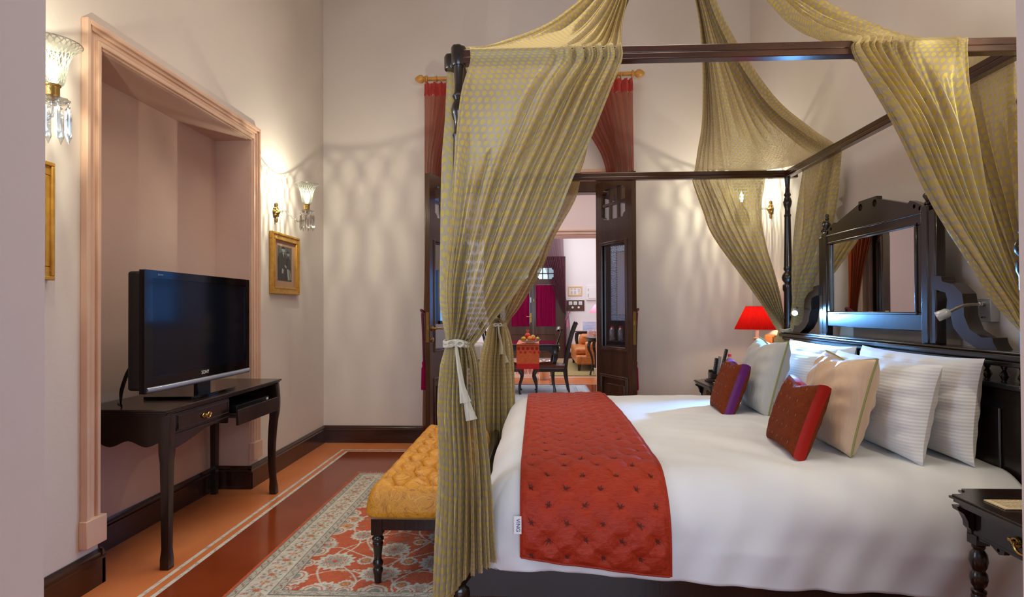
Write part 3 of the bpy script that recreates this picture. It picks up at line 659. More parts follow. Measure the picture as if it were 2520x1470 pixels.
# stitched stars at the tufts
rngs = random.Random(3)
def at_uv(a, b):
    i = min(max(int(round(a / (xr_ - xl) * (nx_ - 1))), 1), nx_ - 2); col = bq[:, i] - bq.min(); j = int(np.argmin(np.abs(col - b))); j = min(max(j, 1), ny_ - 2)
    p = Vector(P[j, i]); tu = Vector(P[j, i + 1] - P[j, i - 1]).normalized(); tv = Vector(P[j + 1, i] - P[j - 1, i]).normalized(); n = tu.cross(tv).normalized(); return p, tu, tv, n
for (o1, o2) in ((0, 0), (su / 2, sv / 2)):
    for i in range(6):
        for j in range(26):
            a, b = .035 + o1 + i * su, .06 + o2 + j * sv
            if a > xr_ - xl - .01 or b > 2.85: continue
            p, tu, tv, n = at_uv(a, b)
            mb.ball(p + n * .003, .005, n=6, mi=1)
            for k in range(6):
                th = k * PI / 3 + rngs.uniform(-.3, .3); L_ = rngs.uniform(.009, .019); dd = tu * math.cos(th) + tv * math.sin(th)
                mb.tube([p + n * .003, p + dd * L_ + n * .005], [.0020, .0008], 4, mi=1)
runner = mb.build('bed_runner', [quilt_m, M('dark_stitching', (.10, .01, .005), .6)], solid=0); recenter(runner, (.2, mid, .5))
tag(runner, 'rust red tufted silk runner laid across the white bedspread', 'bed runner')
m = MB()
for a_, b_ in ((xl, xl + .006),):
    idx = 0; m.tube([tuple(P[j, 0]) for j in range(0, ny_, 4)], .0045, 6); m.tube([tuple(P[j, -1]) for j in range(0, ny_, 4)], .0045, 6); m.tube([tuple(P[0, i]) for i in range(0, nx_, 4)], .0045, 6)
m.build('corded_edge', quilt_m, runner)
m = MB(); m.box(xl - .024, xl + .002, 2.011, 2.014, .395, .455); tb = m.build('cloth_label', white_p, runner)
text('VING', .019, lambda a, b, c: (xl - .010 + b, 2.0105 - c, .425 - a)).build('lettering', M('label_ink', (.03, .05, .18), .6), tb)

# ------------------------------------------------------------------ pillows and cushions
def pillow(name, base, w, h, t, lean, yaw, mats, label, cat, group=None, ear=.06, boxed=0, seed=0, pipe=None, stripes=0, dimple=0):
    """stands on its lower edge at base (centre of the edge); faces -X; lean back towards +X (radians)"""
    n = 44; g = np.linspace(-1, 1, n); Uu, Vv = np.meshgrid(g, g)
    ring = (1 - np.abs(Uu)**2.6).clip(0) * (1 - np.abs(Vv)**2.6).clip(0)
    th = ring**.43 * t / 2
    pin = lambda a, b: 1 - ear * (1 - np.abs(b)**3) * np.abs(a)**4
    a = Uu * w / 2 * pin(Uu, Vv); b = Vv * h / 2 * pin(Vv, Uu) + h / 2
    if dimple: b = b - dimple * np.exp(-(Uu / .45)**2) * np.clip(Vv, 0, 1)**3
    rs = np.random.RandomState(seed)
    wr = .0055 * (np.sin(Uu * 9 + Vv * 4 + seed) * np.sin(Vv * 7 + seed) + .6 * np.sin(Uu * 3 + Vv * 17 + seed * 1.7) * np.abs(Uu)**2 * 1.6 + .5 * np.sin(Uu * 19 - Vv * 5) * np.abs(Vv)**3)
    wr = wr * np.clip(ring * 2.2, 0, 1) * (.3 if boxed else 1)
    e = Euler((0, 0, yaw)).to_matrix(); L = Euler((0, lean, 0)).to_matrix(); Q = e @ L; B0 = Vector(base)
    def tr(A, Bz, C):   # A width -> Y, Bz up -> Z, C front -> -X
        V3 = np.stack([-C, A, Bz], -1); Rm = np.array(Q); out = V3 @ Rm.T + np.array(B0); return out
    m = MB(); half_b = boxed / 2
    m.grid(tr(a, b, th + wr + half_b)); m.grid(tr(a, b, -th * .8 + wr - half_b)[:, ::-1])
    o = None
    if boxed:   # gusset strip in a second cloth
        loop = [(k, 0) for k in range(n)] + [(n - 1, k) for k in range(1, n)] + [(k, n - 1) for k in range(n - 2, -1, -1)] + [(0, k) for k in range(n - 2, 0, -1)]
        A_l = np.array([a[j, i] for i, j in loop]); B_l = np.array([b[j, i] for i, j in loop]); wob = .003 * np.sin(np.arange(len(loop)) * .9)
        st = np.stack([tr(A_l * s, (B_l - h / 2) * s + h / 2, np.full(len(loop), c) + (wob if s != 1 else 0)) for s, c in ((1, half_b), (1.03, half_b * .3), (1.03, -half_b * .3), (1, -half_b))])
        m.grid(st, mi=1, closed_u=True)
    o = m.build(name, mats, angle=60)
    recenter(o, base)
    if pipe:
        loop = [(k, 0) for k in range(0, n, 2)] + [(n - 1, k) for k in range(0, n, 2)] + [(k, n - 1) for k in range(n - 1, -1, -2)] + [(0, k) for k in range(n - 1, -1, -2)]
        pts = [tuple(tr(np.array(a[j, i]), np.array(b[j, i]), np.array(0.0 + half_b))) for i, j in loop]
        MB().tube(pts, .0042, 6).build('piping', pipe, o)
    return tag(o, label, cat, group)
def striped_cotton():
    m = bpy.data.materials.new('striped_pillow_cotton'); m.use_nodes = True; nt = m.node_tree; b = nt.nodes['Principled BSDF']
    b.inputs['Base Color'].default_value = (.74, .73, .73, 1); b.inputs['Roughness'].default_value = .7; b.inputs['Sheen Weight'].default_value = .2
    tc = nd(nt, 'ShaderNodeTexCoord'); sp = nd(nt, 'ShaderNodeSeparateXYZ'); nt.links.new(tc.outputs['Object'], sp.inputs[0])
    a = nd(nt, 'ShaderNodeMath', operation='MULTIPLY'); a.inputs[1].default_value = 2 * PI / .013; c = nd(nt, 'ShaderNodeMath', operation='SINE'); nt.links.new(sp.outputs[2], a.inputs[0]); nt.links.new(a.outputs[0], c.inputs[0])
    n = nd(nt, 'ShaderNodeTexNoise'); n.inputs['Scale'].default_value = 7; nt.links.new(tc.outputs['Object'], n.inputs['Vector'])
    e = nd(nt, 'ShaderNodeMath', operation='MULTIPLY_ADD'); e.inputs[1].default_value = 5; nt.links.new(n.outputs[0], e.inputs[0]); nt.links.new(c.outputs[0], e.inputs[2])
    u = nd(nt, 'ShaderNodeBump'); u.inputs['Strength'].default_value = .35; u.inputs['Distance'].default_value = .0010; nt.links.new(e.outputs[0], u.inputs['Height']); nt.links.new(u.outputs[0], b.inputs['Normal']); return m
white_p_m = striped_cotton()
ZB = .585
pillow('pillow', (1.60, 2.60, ZB), .80, .40, .17, .10, 0, white_p_m, 'white striped pillow against the headboard at its near end, behind another white pillow', 'pillow', 'white sleeping pillows', seed=1, stripes=.012)
pillow('pillow', (1.60, 3.44, ZB), .78, .39, .17, .10, 0, white_p_m, 'white pillow against the headboard at its far end near the lamp', 'pillow', 'white sleeping pillows', seed=5, stripes=.012)
pillow('pillow', (1.44, 2.62, ZB - .005), .80, .385, .17, .20, -.03, white_p_m, 'white pillow standing directly behind the beige cushion', 'pillow', 'white sleeping pillows', seed=9, stripes=.012)
pillow('pillow', (1.44, 3.42, ZB), .74, .355, .17, .22, 0, white_p_m, 'white pillow standing directly behind the grey cushion', 'pillow', 'white sleeping pillows', seed=13, stripes=.012)
pillow('cushion', (1.235, 2.55, ZB), .45, .40, .20, .26, -.05, beige_silk, 'large beige silk cushion with green piping behind the red cushion', 'cushion', 'square silk cushions', ear=.055, seed=3, pipe=green_cord, dimple=.02)
pillow('cushion', (1.225, 3.34, ZB + .005), .45, .42, .20, .26, -.05, silver_silk, 'large silver grey silk cushion with green piping nearest the lamp', 'cushion', 'square silk cushions', ear=.055, seed=8, pipe=green_cord, dimple=.03)
rn = pillow('cushion', (1.030, 2.475, ZB), .355, .30, .085, .34, -.10, [rust_m, red_silk], 'small rust cushion with bright red edge, nearest the camera', 'cushion', 'small rust cushions', ear=.08, boxed=.045, seed=4, dimple=.024)
rf = pillow('cushion', (1.035, 3.33, ZB), .355, .30, .085, .34, -.10, [rust_m, purple], 'small rust cushion with purple edge in front of the grey cushion', 'cushion', 'small rust cushions', ear=.08, boxed=.045, seed=6, dimple=.024)
# little woven flecks on the rust cushions
fleck = M('silver_fleck', (.30, .20, .14), .6)
for o, base in ((rn, Vector((1.030, 2.475, ZB))), (rf, Vector((1.035, 3.33, ZB)))):
    m = MB(); rg = random.Random(11); Q = Euler((0, 0, -.10)).to_matrix() @ Euler((0, .34, 0)).to_matrix()
    for i in range(6):
        for j in range(5):
            a = -.14 + .056 * i + (.028 if j % 2 else 0); b = .045 + .055 * j
            if abs(a) > .15: continue
            ra, rb = abs(a) / .1775, abs(b - .15) / .15; tt = ((1 - ra**2.6) * (1 - rb**2.6))**.43 * .0425 + .0225 + .001
            a += rg.uniform(-.01, .01); c = base + Q @ Vector((-tt, a, b)); d_ = Q @ Vector((0, rg.uniform(-.6, .6), 1)).normalized() * .0055
            m.tube([c - d_, c + d_], .0009, 5)
    o.data.materials.append(fleck); bm = __import__('bmesh').new(); bm.from_mesh(o.data); off_ = wloc(o); vv_ = [bm.verts.new(Vector(p) - off_) for p in m.v]
    for f in m.f: fc = bm.faces.new([vv_[i] for i in f]); fc.material_index = 2; fc.smooth = True
    bm.to_mesh(o.data); bm.free()

# ------------------------------------------------------------------ canopy drapes
APEX = (.73, 3.10, 3.30)
def canopy_drape(label, sx, sy, Sd, En, side_rows, end_rows, tie, skirt_rows, seed, notch=False):
    """Sd / En: 5 points along the side rail (far end -> corner) and the end rail (corner -> far end)"""
    t = T('canopy_drape', label, 'bed curtain', (tie[0], tie[1], 0), 'dotted drapes at the four bed posts')
    P0 = list(Sd) + list(En); ap = np.array(APEX); P0 = np.array(P0)
    K = len(P0); rows = []
    ax = np.array([ap + np.array([.10 * (-sx) * 0, 0, 0]) + .10 * np.array([math.cos(q), math.sin(q), 0]) for q in np.linspace(*((math.atan2(P0[0][1] - ap[1], P0[0][0] - ap[0]), math.atan2(P0[-1][1] - ap[1], P0[-1][0] - ap[0]))), K)]) if False else None
    d0 = P0 - ap; d0[:, 2] = 0; dn = d0 / np.linalg.norm(d0, axis=1, keepdims=True); ax = ap + dn * .09
    cen = P0.mean(0)
    for s_, sag, nar in ((0, 0, 0), (.3, .11, .62), (.62, .155, .30), (.86, .085, .08), (1, 0, 0)):
        r = ax * (1 - s_) + P0 * s_; c = r.mean(0); 
        if 0 < s_ < 1: r = r + (c - r) * nar * np.array([1, 1, .2])
        r[:, 2] -= sag; rows.append(r)
    rows[-1][:, 2] = 2.128
    W, F = 1.5, 15
    cloth(rows, W, F, 0, 1, nu=260, nv=90, seed=seed, amp=.9, taper=[.3, .7, 1, .8, .45]).build('swag', drape_m, t)
    off = .040
    def shift(p, dx_, dy_): return [(q[0] + dx_, q[1] + dy_, q[2]) for q in p]
    top = [np.array(Sd) + [0, 0, .003]]; S1 = np.array(Sd) + [0, sy * off, -.004]; S1[:, 2] = 2.112; S2 = S1.copy(); S2[:, 2] = 2.06
    T1 = S1.copy(); T0 = np.array(Sd); T0[:, 2] = 2.128
    rows = [T0, S1, S2] + [np.array(r) for r in side_rows]
    cloth(rows, W, F, 0, .5, nu=200, nv=220, seed=seed, amp=1, taper=[.3, .35, .55] + [1] * (len(side_rows) - 1) + [.55]).build('side_fall', drape_m, t)
    E0 = np.array(En); E0[:, 2] = 2.128; E1 = np.array(En) + [sx * off, 0, 0]; E1[:, 2] = 2.112; E2 = E1.copy(); E2[:, 2] = 2.06
    rows = [E0, E1, E2] + [np.array(r) for r in end_rows]
    cloth(rows, W, F, .5, 1, nu=150, nv=160, seed=seed + 1, amp=1, taper=[.3, .35, .55] + [1] * (len(end_rows) - 1) + [.55]).build('end_fall', drape_m, t)
    sk = cloth([np.array(r) for r in skirt_rows], W, F, 0, 1, nu=260, nv=120, seed=seed + 2, amp=1.1, taper=[.45] + [1] * (len(skirt_rows) - 1))
    sk.build('skirt', drape_m, t)
    # the knotted tie
    m = MB(); r0 = skirt_rows[0]; ctr = np.mean(r0, 0)
    e0 = (max(p[0] for p in r0) - min(p[0] for p in r0)) / 2 + .008; e1 = (max(p[1] for p in r0) - min(p[1] for p in r0)) / 2 + .008
    for dz in (-.006, .006): m.tube([(ctr[0] + e0 * math.cos(a), ctr[1] + e1 * math.sin(a), tie[2] + dz + .004 * math.sin(3 * a)) for a in np.linspace(0, 2 * PI, 28)], .007, 7)
    m.build('tie_band', drape_trim, t)
    m = MB(); sy = -1; kx, ky = ctr[0] - .0, ctr[1] + sy * (e1 + .004)
    m.ball((kx, ky, tie[2]), .011, .010, .011, 10)
    for q, ln in ((.022, .20), (.035, .26)):
        pth = np.array([(kx, ky + sy * .004, tie[2]), (kx + q * .4, ky + sy * .018, tie[2] - ln * .3), (kx + q * .9, ky + sy * .02, tie[2] - ln * .65), (kx + q * 1.6, ky + sy * .022, tie[2] - ln)])
        wd = [.004, .006, .008, .020]; g = np.array([[p + np.array([k * w_, 0, .004 * k]) for k in (-1, 0, 1)] for p, w_ in zip(pth, wd)]); g[:, 1, 1] += sy * .006; m.grid(crom(g, np.linspace(0, 3, 12)))
    for q in (-1, 1):
        pts = [(kx, ky, tie[2]), (kx + q * .015, ky + sy * .012, tie[2] + .012), (kx + q * .028, ky + sy * .014, tie[2] + .004), (kx + q * .018, ky + sy * .012, tie[2] - .008), (kx, ky, tie[2])]
        m.tube([tuple(p) for p in crom(np.array(pts), np.linspace(0, 4, 14))], .004, 6)
    m.build('bow', drape_trim, t)
    return t
def arc(c, rx, ry, a0, a1, z, K=9, dz=None):
    return [(c[0] + rx * math.cos(math.radians(a0 + (a1 - a0) * k / (K - 1))), c[1] + ry * math.sin(math.radians(a0 + (a1 - a0) * k / (K - 1))), z + (dz[k] if dz else 0)) for k in range(K)]
def XZ(y, z, xs, zs=None, dy=None): return [(x, y + (dy[i] if dy else 0), z + (zs[i] if zs else 0)) for i, x in enumerate(xs)]
def YZ(x, z, ys): return [(x, y, z) for y in ys]
def mixl(a, b, w): return [a + (b - a) * q for q in w]
E1 = [0, .22, .42, .66, 1]; EU = [0, .25, .5, .75, 1]
def corner(label, sx, sy, S_x, E_y, sx_edges, ey_edges, tie, seed, skirt, ypl, xpl, face0=None, w1=(0, .13, .27, .52, 1)):
    """sx_edges: list (z, x_far, x_corner) in the side plane ypl; ey_edges: (z, y_corner, y_far) in the end plane xpl"""
    yy = NY if sy < 0 else FY; xx = FX if sx < 0 else HX
    Sd = [(x, yy, 2.128) for x in mixl(S_x[0], S_x[1], w1)]
    Ed = [(xx, y, 2.128) for y in mixl(E_y[0], E_y[1], [1 - q for q in w1[::-1]])]
    n = len(sx_edges); srows = []
    for i, (z, xa, xb) in enumerate(sx_edges):
        k = min(1, (i + 1) / n * 1.4); wgt = [w1[j] * (1 - k) + EU[j] * k for j in range(5)]
        sl = .10 * (1 - (i + 1) / n) if i < n - 1 else 0
        srows.append([(x, ypl[i] if isinstance(ypl, (list, tuple)) else ypl, z) for x in mixl(xa, xb, wgt)])
    n = len(ey_edges); erows = []
    w2 = [1 - q for q in w1[::-1]]
    for i, (z, ya, yb) in enumerate(ey_edges):
        k = min(1, (i + 1) / n * 1.4); wgt = [w2[j] * (1 - k) + EU[j] * k for j in range(5)]
        erows.append([(xpl, y, z) for y in mixl(ya, yb, wgt)])
    # last rows wrap around the post
    c = (tie[0], tie[1]); rx, ry = tie[3], tie[4]
    fa, fb = (skirt['a0'], (skirt['a0'] + skirt['a1']) / 2); 
    srows.append(arc(c, rx, ry, fa, fb, tie[2], 5)); erows.append(arc(c, rx, ry, fb, skirt['a1'], tie[2], 5))
    sk = [arc(c, rx, ry, skirt['a0'], skirt['a1'], tie[2])]
    for (z, ox, oy, ax_, ay_) in skirt['rows']:
        sk.append(arc((c[0] + ox, c[1] + oy), ax_, ay_, skirt['a0'], skirt['a1'], z, dz=skirt.get('dz') if z == skirt['rows'][-1][0] else None))
    return canopy_drape(label, sx, sy, Sd, Ed, srows, erows, tie, sk, seed)
cr_ = T('canopy_hoop', 'small dark ring hanging from the ceiling where the dotted drapes gather', 'canopy ring', APEX)
MB().tube([(APEX[0] + .085 * math.cos(a), APEX[1] + .085 * math.sin(a), APEX[2]) for a in np.linspace(0, 2 * PI, 30)], .012, 8).build('ring', bed_wood, cr_)
m = MB(); m.tube([(APEX[0] - .085, APEX[1], APEX[2]), (APEX[0], APEX[1], APEX[2] + .25), (APEX[0] + .085, APEX[1], APEX[2])], .004, 6); m.tube([(APEX[0], APEX[1], APEX[2] + .25), (APEX[0], APEX[1], 4.3)], .005, 6); m.build('cord', maroon_cord, cr_)
# near foot corner (hangs in front of the camera)
corner('yellow dotted sheer drape tied at the near foot post beside the bench', -1, -1, (.31, -.235), (2.16, 2.50),
       [(1.937, .263, -.262), (1.779, .198, -.281), (1.635, .132, -.292), (1.462, .059, -.304), (1.274, -.043, -.322), (1.150, -.135, -.316)],
       [(1.75, 2.14, 2.40), (1.45, 2.13, 2.30), (1.2, 2.12, 2.22)],
       (-.262, 2.088, 1.050, .048, .046), 21,
       dict(a0=-45, a1=-250 + 5, rows=[(.97, .010, -.012, .064, .045), (.82, .014, -.012, .080, .055), (.60, .028, -.012, .090, .062), (.39, .030, -.012, .104, .07), (.13, .030, -.012, .118, .075)],
            dz=[.17, .14, .12, .06, .02, .0, -.07, -.09, -.05]), 2.048, -.325)
# far foot corner
corner('yellow dotted sheer drape tied at the far foot post nearest the doorway', -1, 1, (.31, -.235), (4.04, 3.70),
       [(1.93, .27, -.25), (1.69, .135, -.26), (1.491, .055, -.28), (1.35, -.015, -.30), (1.16, -.135, -.325)],
       [(1.75, 4.06, 3.80), (1.45, 4.07, 3.93), (1.2, 4.08, 4.0)],
       (-.268, 4.10, 1.062, .042, .042), 35,
       dict(a0=20, a1=345, rows=[(1.0, .0, .0, .050, .050), (.92, .0, .0, .066, .066), (.78, -.008, .0, .088, .085), (.55, -.008, .0, .10, .095), (.2, -.008, .0, .11, .10), (.06, -.008, .0, .11, .10)], dz=[0] * 9), 4.11, -.315)
# far head corner
corner('grey green dotted drape tied at the far head post behind the grey cushion', 1, 1, (1.10, 1.60), (3.93, 3.46),
       [(1.87, 1.160, 1.572), (1.673, 1.235, 1.590), (1.336, 1.473, 1.672), (1.15, 1.60, 1.705)],
       [(1.85, 3.97, 3.51), (1.60, 4.02, 3.60), (1.325, 4.045, 3.83), (1.15, 4.05, 3.95)],
       (1.712, 4.06, 1.02, .040, .050), 47,
       dict(a0=140, a1=-60, rows=[(.95, -.005, 0, .045, .05), (.80, -.02, 0, .052, .06), (.62, -.02, 0, .055, .06)], dz=[0] * 9), 4.105, 1.775)
# near head corner
corner('bright yellow dotted drape falling over the canopy rail at the near head post', 1, -1, (1.125, 1.509), (2.22, 2.62),
       [(1.818, 1.26, 1.520), (1.533, 1.39, 1.548), (1.321, 1.514, 1.60), (1.18, 1.60, 1.665)],
       [(1.80, 2.20, 2.56), (1.5, 2.17, 2.42), (1.25, 2.13, 2.25)],
       (1.715, 2.095, 1.045, .042, .045), 59,
       dict(a0=-130, a1=40, rows=[(.95, .02, 0, .045, .05), (.80, .03, 0, .055, .055), (.55, .04, 0, .06, .055), (.35, .04, 0, .06, .055)], dz=[0] * 9), 2.075, 1.775)

# ------------------------------------------------------------------ bench
bx0, bx1, by0, by1 = -.706, -.315, 2.425, 3.70
bench = T('tufted_bench', 'mustard paisley tufted bench with dark turned legs at the foot of the bed', 'bench', ((bx0 + bx1) / 2, (by0 + by1) / 2, 0))
bp = [(.013, 0), (.016, .03), (.017, .045), (.021, .055), (.022, .066), (.017, .075), (.022, .085), (.023, .095), (.018, .104), (.016, .110), (.0165, .13), (.021, .165), (.023, .178), (.020, .184), (.025, .192), (.025, .200), (.019, .206), (.020, .212), (.025, .218)]
for x in (bx0 + .025, bx1 - .025):
    for y in (by0 + .04, by1 - .04):
        m = MB(); m.lathe(bp, (x, y, 0), 20); m.box(x - .024, x + .024, y - .024, y + .024, .215, .292); m.build('leg', dark_wood, bench, bevel=.003)
m = MB(); m.box(bx0 + .045, bx1 - .045, by0 + .02, by0 + .042, .236, .292); m.box(bx0 + .045, bx1 - .045, by1 - .042, by1 - .02, .236, .292)
m.box(bx0 + .004, bx0 + .026, by0 + .06, by1 - .06, .236, .292); m.box(bx1 - .026, bx1 - .004, by0 + .06, by1 - .06, .236, .292); m.build('apron', dark_wood, bench, bevel=.002)
n1, n2 = 90, 240; g1 = np.linspace(-1, 1, n1); g2 = np.linspace(-1, 1, n2); A, B = np.meshgrid(g1, g2)
hw, hl = (bx1 - bx0) / 2 + .022, (by1 - by0) / 2 + .022; cxb, cyb = (bx0 + bx1) / 2, (by0 + by1) / 2
X = A * hw; Y = B * hl
def tl(X, Y):
    d = np.full_like(X, 9.)
    for (o1, o2, s1, s2) in ((0, 0, .155, .17), (.0775, .085, .155, .17)):
        f1 = (X - o1) / s1; f2 = (Y - o2) / s2; r1 = np.clip(np.round(f1), -3, 3); d = np.minimum(d, np.hypot((f1 - r1) * s1, (f2 - np.round(f2)) * s2))
    return d
d = tl(X, Y); ed = np.minimum(hw - np.abs(X), hl - np.abs(Y)); en = np.clip(ed / .085, 0, 1)
k1 = np.abs(np.sin(PI * (X / .155 + Y / .17))); k2 = np.abs(np.sin(PI * (X / .155 - Y / .17)))
dep = .050 * np.exp(-(d / .036)**1.5) + .017 * np.exp(-(np.minimum(k1, k2) / .16)**2)
Z = .318 + .125 * (1 - (1 - en)**2.6)**.6 - dep * np.clip((ed - .02) / .05, 0, 1) + .012 * (1 - (X / hw)**2)
rr = .06; ax_, ay_ = np.abs(X), np.abs(Y); cx_, cy_ = hw - rr, hl - rr
inq = (ax_ > cx_) & (ay_ > cy_); vx, vy = ax_ - cx_, ay_ - cy_; r_ = np.hypot(vx, vy) + 1e-6; kk = np.where(inq, np.maximum(vx, vy) / r_, 1)
X = np.where(inq, np.sign(X) * (cx_ + vx * kk), X); Y = np.where(inq, np.sign(Y) * (cy_ + vy * kk), Y)
m = MB(); m.grid(np.stack([X + cxb, Y + cyb, Z], 2))
Xb, Yb = X * .955, Y * .985
bd = [(j, i) for i, j in [(k, 0) for k in range(n1)]] 
loop = [(0, k) for k in range(n1)] + [(k, n1 - 1) for k in range(1, n2)] + [(n2 - 1, k) for k in range(n1 - 2, -1, -1)] + [(k, 0) for k in range(n2 - 2, 0, -1)]
st = np.stack([np.array([(X[i, j] * s + cxb, Y[i, j] * s2 + cyb, Z[i, j] if z_ is None else z_) for i, j in loop]) for s, s2, z_ in ((1, 1, None), (1.002, 1.001, .312), (.985, .996, .303), (.95, .984, .298))])
m.grid(st, closed_u=True); cu_ = m.build('tufted_cushion', paisley, bench, angle=70)
for i in range(-2, 3):
    for j in range(-8, 9):
        for o in (0, 1):
            xx, yy_ = i * .155 + o * .0775, j * .17 + o * .085
            if abs(xx) < hw - .05 and abs(yy_) < hl - .05: MB().ball((xx + cxb, yy_ + cyb, .318 + .125 - .050 + .006 - .012 + .012 * (1 - (xx / hw)**2)), .008, .008, .005, 8).build('button', paisley, cu_)
MB().box(bx0 + .002, bx1 - .002, by0 + .012, by1 - .012, .286, .298).build('trim_braid', M('braid', (.30, .24, .14), .7, bump=(300, .6, 1)), bench)

# ------------------------------------------------------------------ rugs
def rug_obj(name, x0, x1, y0, y1, label, pal, seed=1, step=.0042, fringe=True, motif=True, z=.004):
    nx, ny = int((x1 - x0) / step), int((y1 - y0) / step); gx = np.linspace(0, x1 - x0, nx); gy = np.linspace(0, y1 - y0, ny); X, Y = np.meshgrid(gx, gy)
    W, H = x1 - x0, y1 - y0; rs = np.random.RandomState(seed)
    red, cream, grey, ochre, dk = [np.array(c) for c in pal]
    C = np.zeros(X.shape + (3,)); C[:] = red
    ed = np.minimum(np.minimum(X, W - X), np.minimum(Y, H - Y))
    def put(mask, c, a=1.): C[mask] = C[mask] * (1 - a) + np.array(c) * a
    put(ed < .030, red * 1.02)
    bw = .225
    put((ed >= .022) & (ed < bw), cream)
    for e0, e1 in ((.022, .055), (bw - .042, bw)):
        put((ed >= e0) & (ed < e1), cream * .80); put((np.abs(ed - e0) < .003) | (np.abs(ed - e1) < .003), dk)
    # running coordinate along the border
    s = np.where(np.minimum(X, W - X) < np.minimum(Y, H - Y), Y, X)
    def floret(mask0, ec, per, r, ph, c1, c2, pet=6, inner=.45):
        f = ((s + ph) / per - np.floor((s + ph) / per) - .5) * per; q = ed - ec; rr = np.hypot(f, q); th = np.arctan2(q, f)
        e = r * (.72 + .28 * np.cos(pet * th)); put(mask0 & (rr < e), c1); put(mask0 & (rr < e * .72), cream); put(mask0 & (rr < e * inner), c2)
    inb = (ed > .055) & (ed < bw - .042)
    for (ec, per, r, ph, c1, c2, pet) in ((.118, .145, .046, 0, grey, red, 8), (.118, .145, .022, .072, red, ochre, 4), (.082, .145, .016, .03, red, grey, 3), (.155, .145, .016, .10, red, grey, 3), (.084, .145, .013, .105, grey, red, 5), (.155, .145, .014, .04, grey, ochre, 4), (.118, .0725, .009, .018, red, cream, 3)):
        floret(inb, ec, per, r, ph, c1, c2, pet)
    put(inb & (np.abs(ed - .118 - .034 * np.sin(2 * PI * s / .145)) < .0028), ochre * .8)
    for ec in (.0385, bw - .021):
        floret((np.abs(ed - ec) < .016), ec, .058, .014, 0, grey, red, 4); put((np.abs(ed - ec) < .016) & (np.abs(ed - ec - .009 * np.sin(2 * PI * s / .058)) < .002), dk)
    fld = ed > bw; fx, fy = X - W / 2, Y - H / 2
    put(fld, red)
    # mirrored field of large rosettes, vines and florets
    qx, qy = np.abs(fx), np.abs(fy)
    for k in range(70):
        cx, cy = rs.rand() * (W / 2), rs.rand() * (H / 2); r = .008 + .012 * rs.rand(); th = np.arctan2(qy - cy, qx - cx); rr = np.hypot(qx - cx, (qy - cy) * 1.15)
        col = [cream, grey, cream * .9, ochre][k % 4]; e = r * (.7 + .3 * np.cos((3 + k % 4) * th + k)); put(fld & (rr < e), col); put(fld & (rr < e * .4), red)
    for (ax, ay, fq, ph, am) in ((.10, 0, 5.5, 0, .07), (.24, 0, 7.5, 1.3, .05), (.02, 0, 9, 2.2, .06), (.17, 0, 6.6, 3.6, .09)):
        put(fld & (np.abs(qx - ax - am * np.sin(fq * 1.6 * qy + ph)) < .0042), cream)
    for (ay, fq, ph, am) in ((.12, 14, 0, .04), (.38, 12, 1, .06), (.62, 13, 2.4, .05), (.80, 12, .4, .04)):
        put(fld & (np.abs(qy - ay - am * np.sin(fq * qx + ph)) < .0038), cream)
    for (cx, cy, r) in ((0, 0, .11), (.20, .17, .062), (0, .34, .075), (.24, .48, .085), (.02, .60, .070), (.33, .05, .06), (.20, .76, .075), (0, .86, .10), (.36, .66, .06), (.36, .30, .065), (.10, .47, .04), (.12, .70, .035), (.11, .25, .035)):
        th = np.arctan2(qy - cy, qx - cx); rr = np.hypot(qx - cx, (qy - cy)); e = r * (1 + .10 * np.cos(14 * th))
        put(fld & (rr < e), cream); put(fld & (rr < e * .70), grey); put(fld & (rr < e * .62), cream * .92); put(fld & (np.abs(rr - e * .5) < .0035), red); put(fld & (rr < e * .40), grey * 1.2 if r > .06 else ochre); put(fld & (rr < e * .16), red)
    # lobed cream edge of the field
    for off, r in ((.04, .055), (.17, .04)):
        f = (s + off) / .26; f = (f - np.floor(f) - .5) * .26; rr = np.hypot(f, ed - bw); put(fld & (rr < r), cream); put(fld & (np.abs(rr - r * .7) < .003), red); put(fld & (rr < r * .45), grey)
    nz = rs.rand(*X.shape); nz2 = rs.rand(ny // 6 + 2, nx // 6 + 2).repeat(6, 0).repeat(6, 1)[:ny, :nx]
    C *= (.80 + .32 * nz + .16 * (nz2 - .5))[..., None]; C = np.clip(C, 0, 1)
    Z = np.full(X.shape, z + .006) + .0018 * nz; Z[0] = Z[-1] = z; Z[:, 0] = Z[:, -1] = z
    m = MB(); m.grid(np.stack([X + x0, Y + y0, Z], 2))
    if fringe:
        for i in range(int(W / .012)):
            xx = x0 + i * .012; a = rs.uniform(-.008, .008)
            for yy_, sg in ((y0, -1), (y1, 1)): m.tube([(xx, yy_, z + .004), (xx + a, yy_ + sg * rs.uniform(.012, .028), z + .003)], [.002, .0012], 4, mi=1)
    mt = bpy.data.materials.new(name + '_pile'); mt.use_nodes = True; b = mt.node_tree.nodes['Principled BSDF']; b.inputs['Roughness'].default_value = .95
    at = nd(mt.node_tree, 'ShaderNodeAttribute'); at.attribute_name = 'woven_colour'; mt.node_tree.links.new(at.outputs['Color'], b.inputs['Base Color'])
    o = m.build(name, [mt, M('fringe', (.66, .58, .48), .9)], angle=80)
    ca = o.data.color_attributes.new('woven_colour', 'FLOAT_COLOR', 'POINT'); full = np.ones((len(m.v), 4), dtype=np.float32); full[:nx * ny, :3] = C.reshape(-1, 3); ca.data.foreach_set('color', full.ravel())
    recenter(o, ((x0 + x1) / 2, (y0 + y1) / 2, 0)); return tag(o, label, 'rug')
rug_obj('patterned_rug', -1.285, -.105, 2.16, 4.13, 'rust and cream floral rug with pale border under the tufted bench',
        [(.46, .095, .038), (.54, .50, .42), (.24, .235, .20), (.44, .27, .09), (.15, .13, .10)], z=.001)

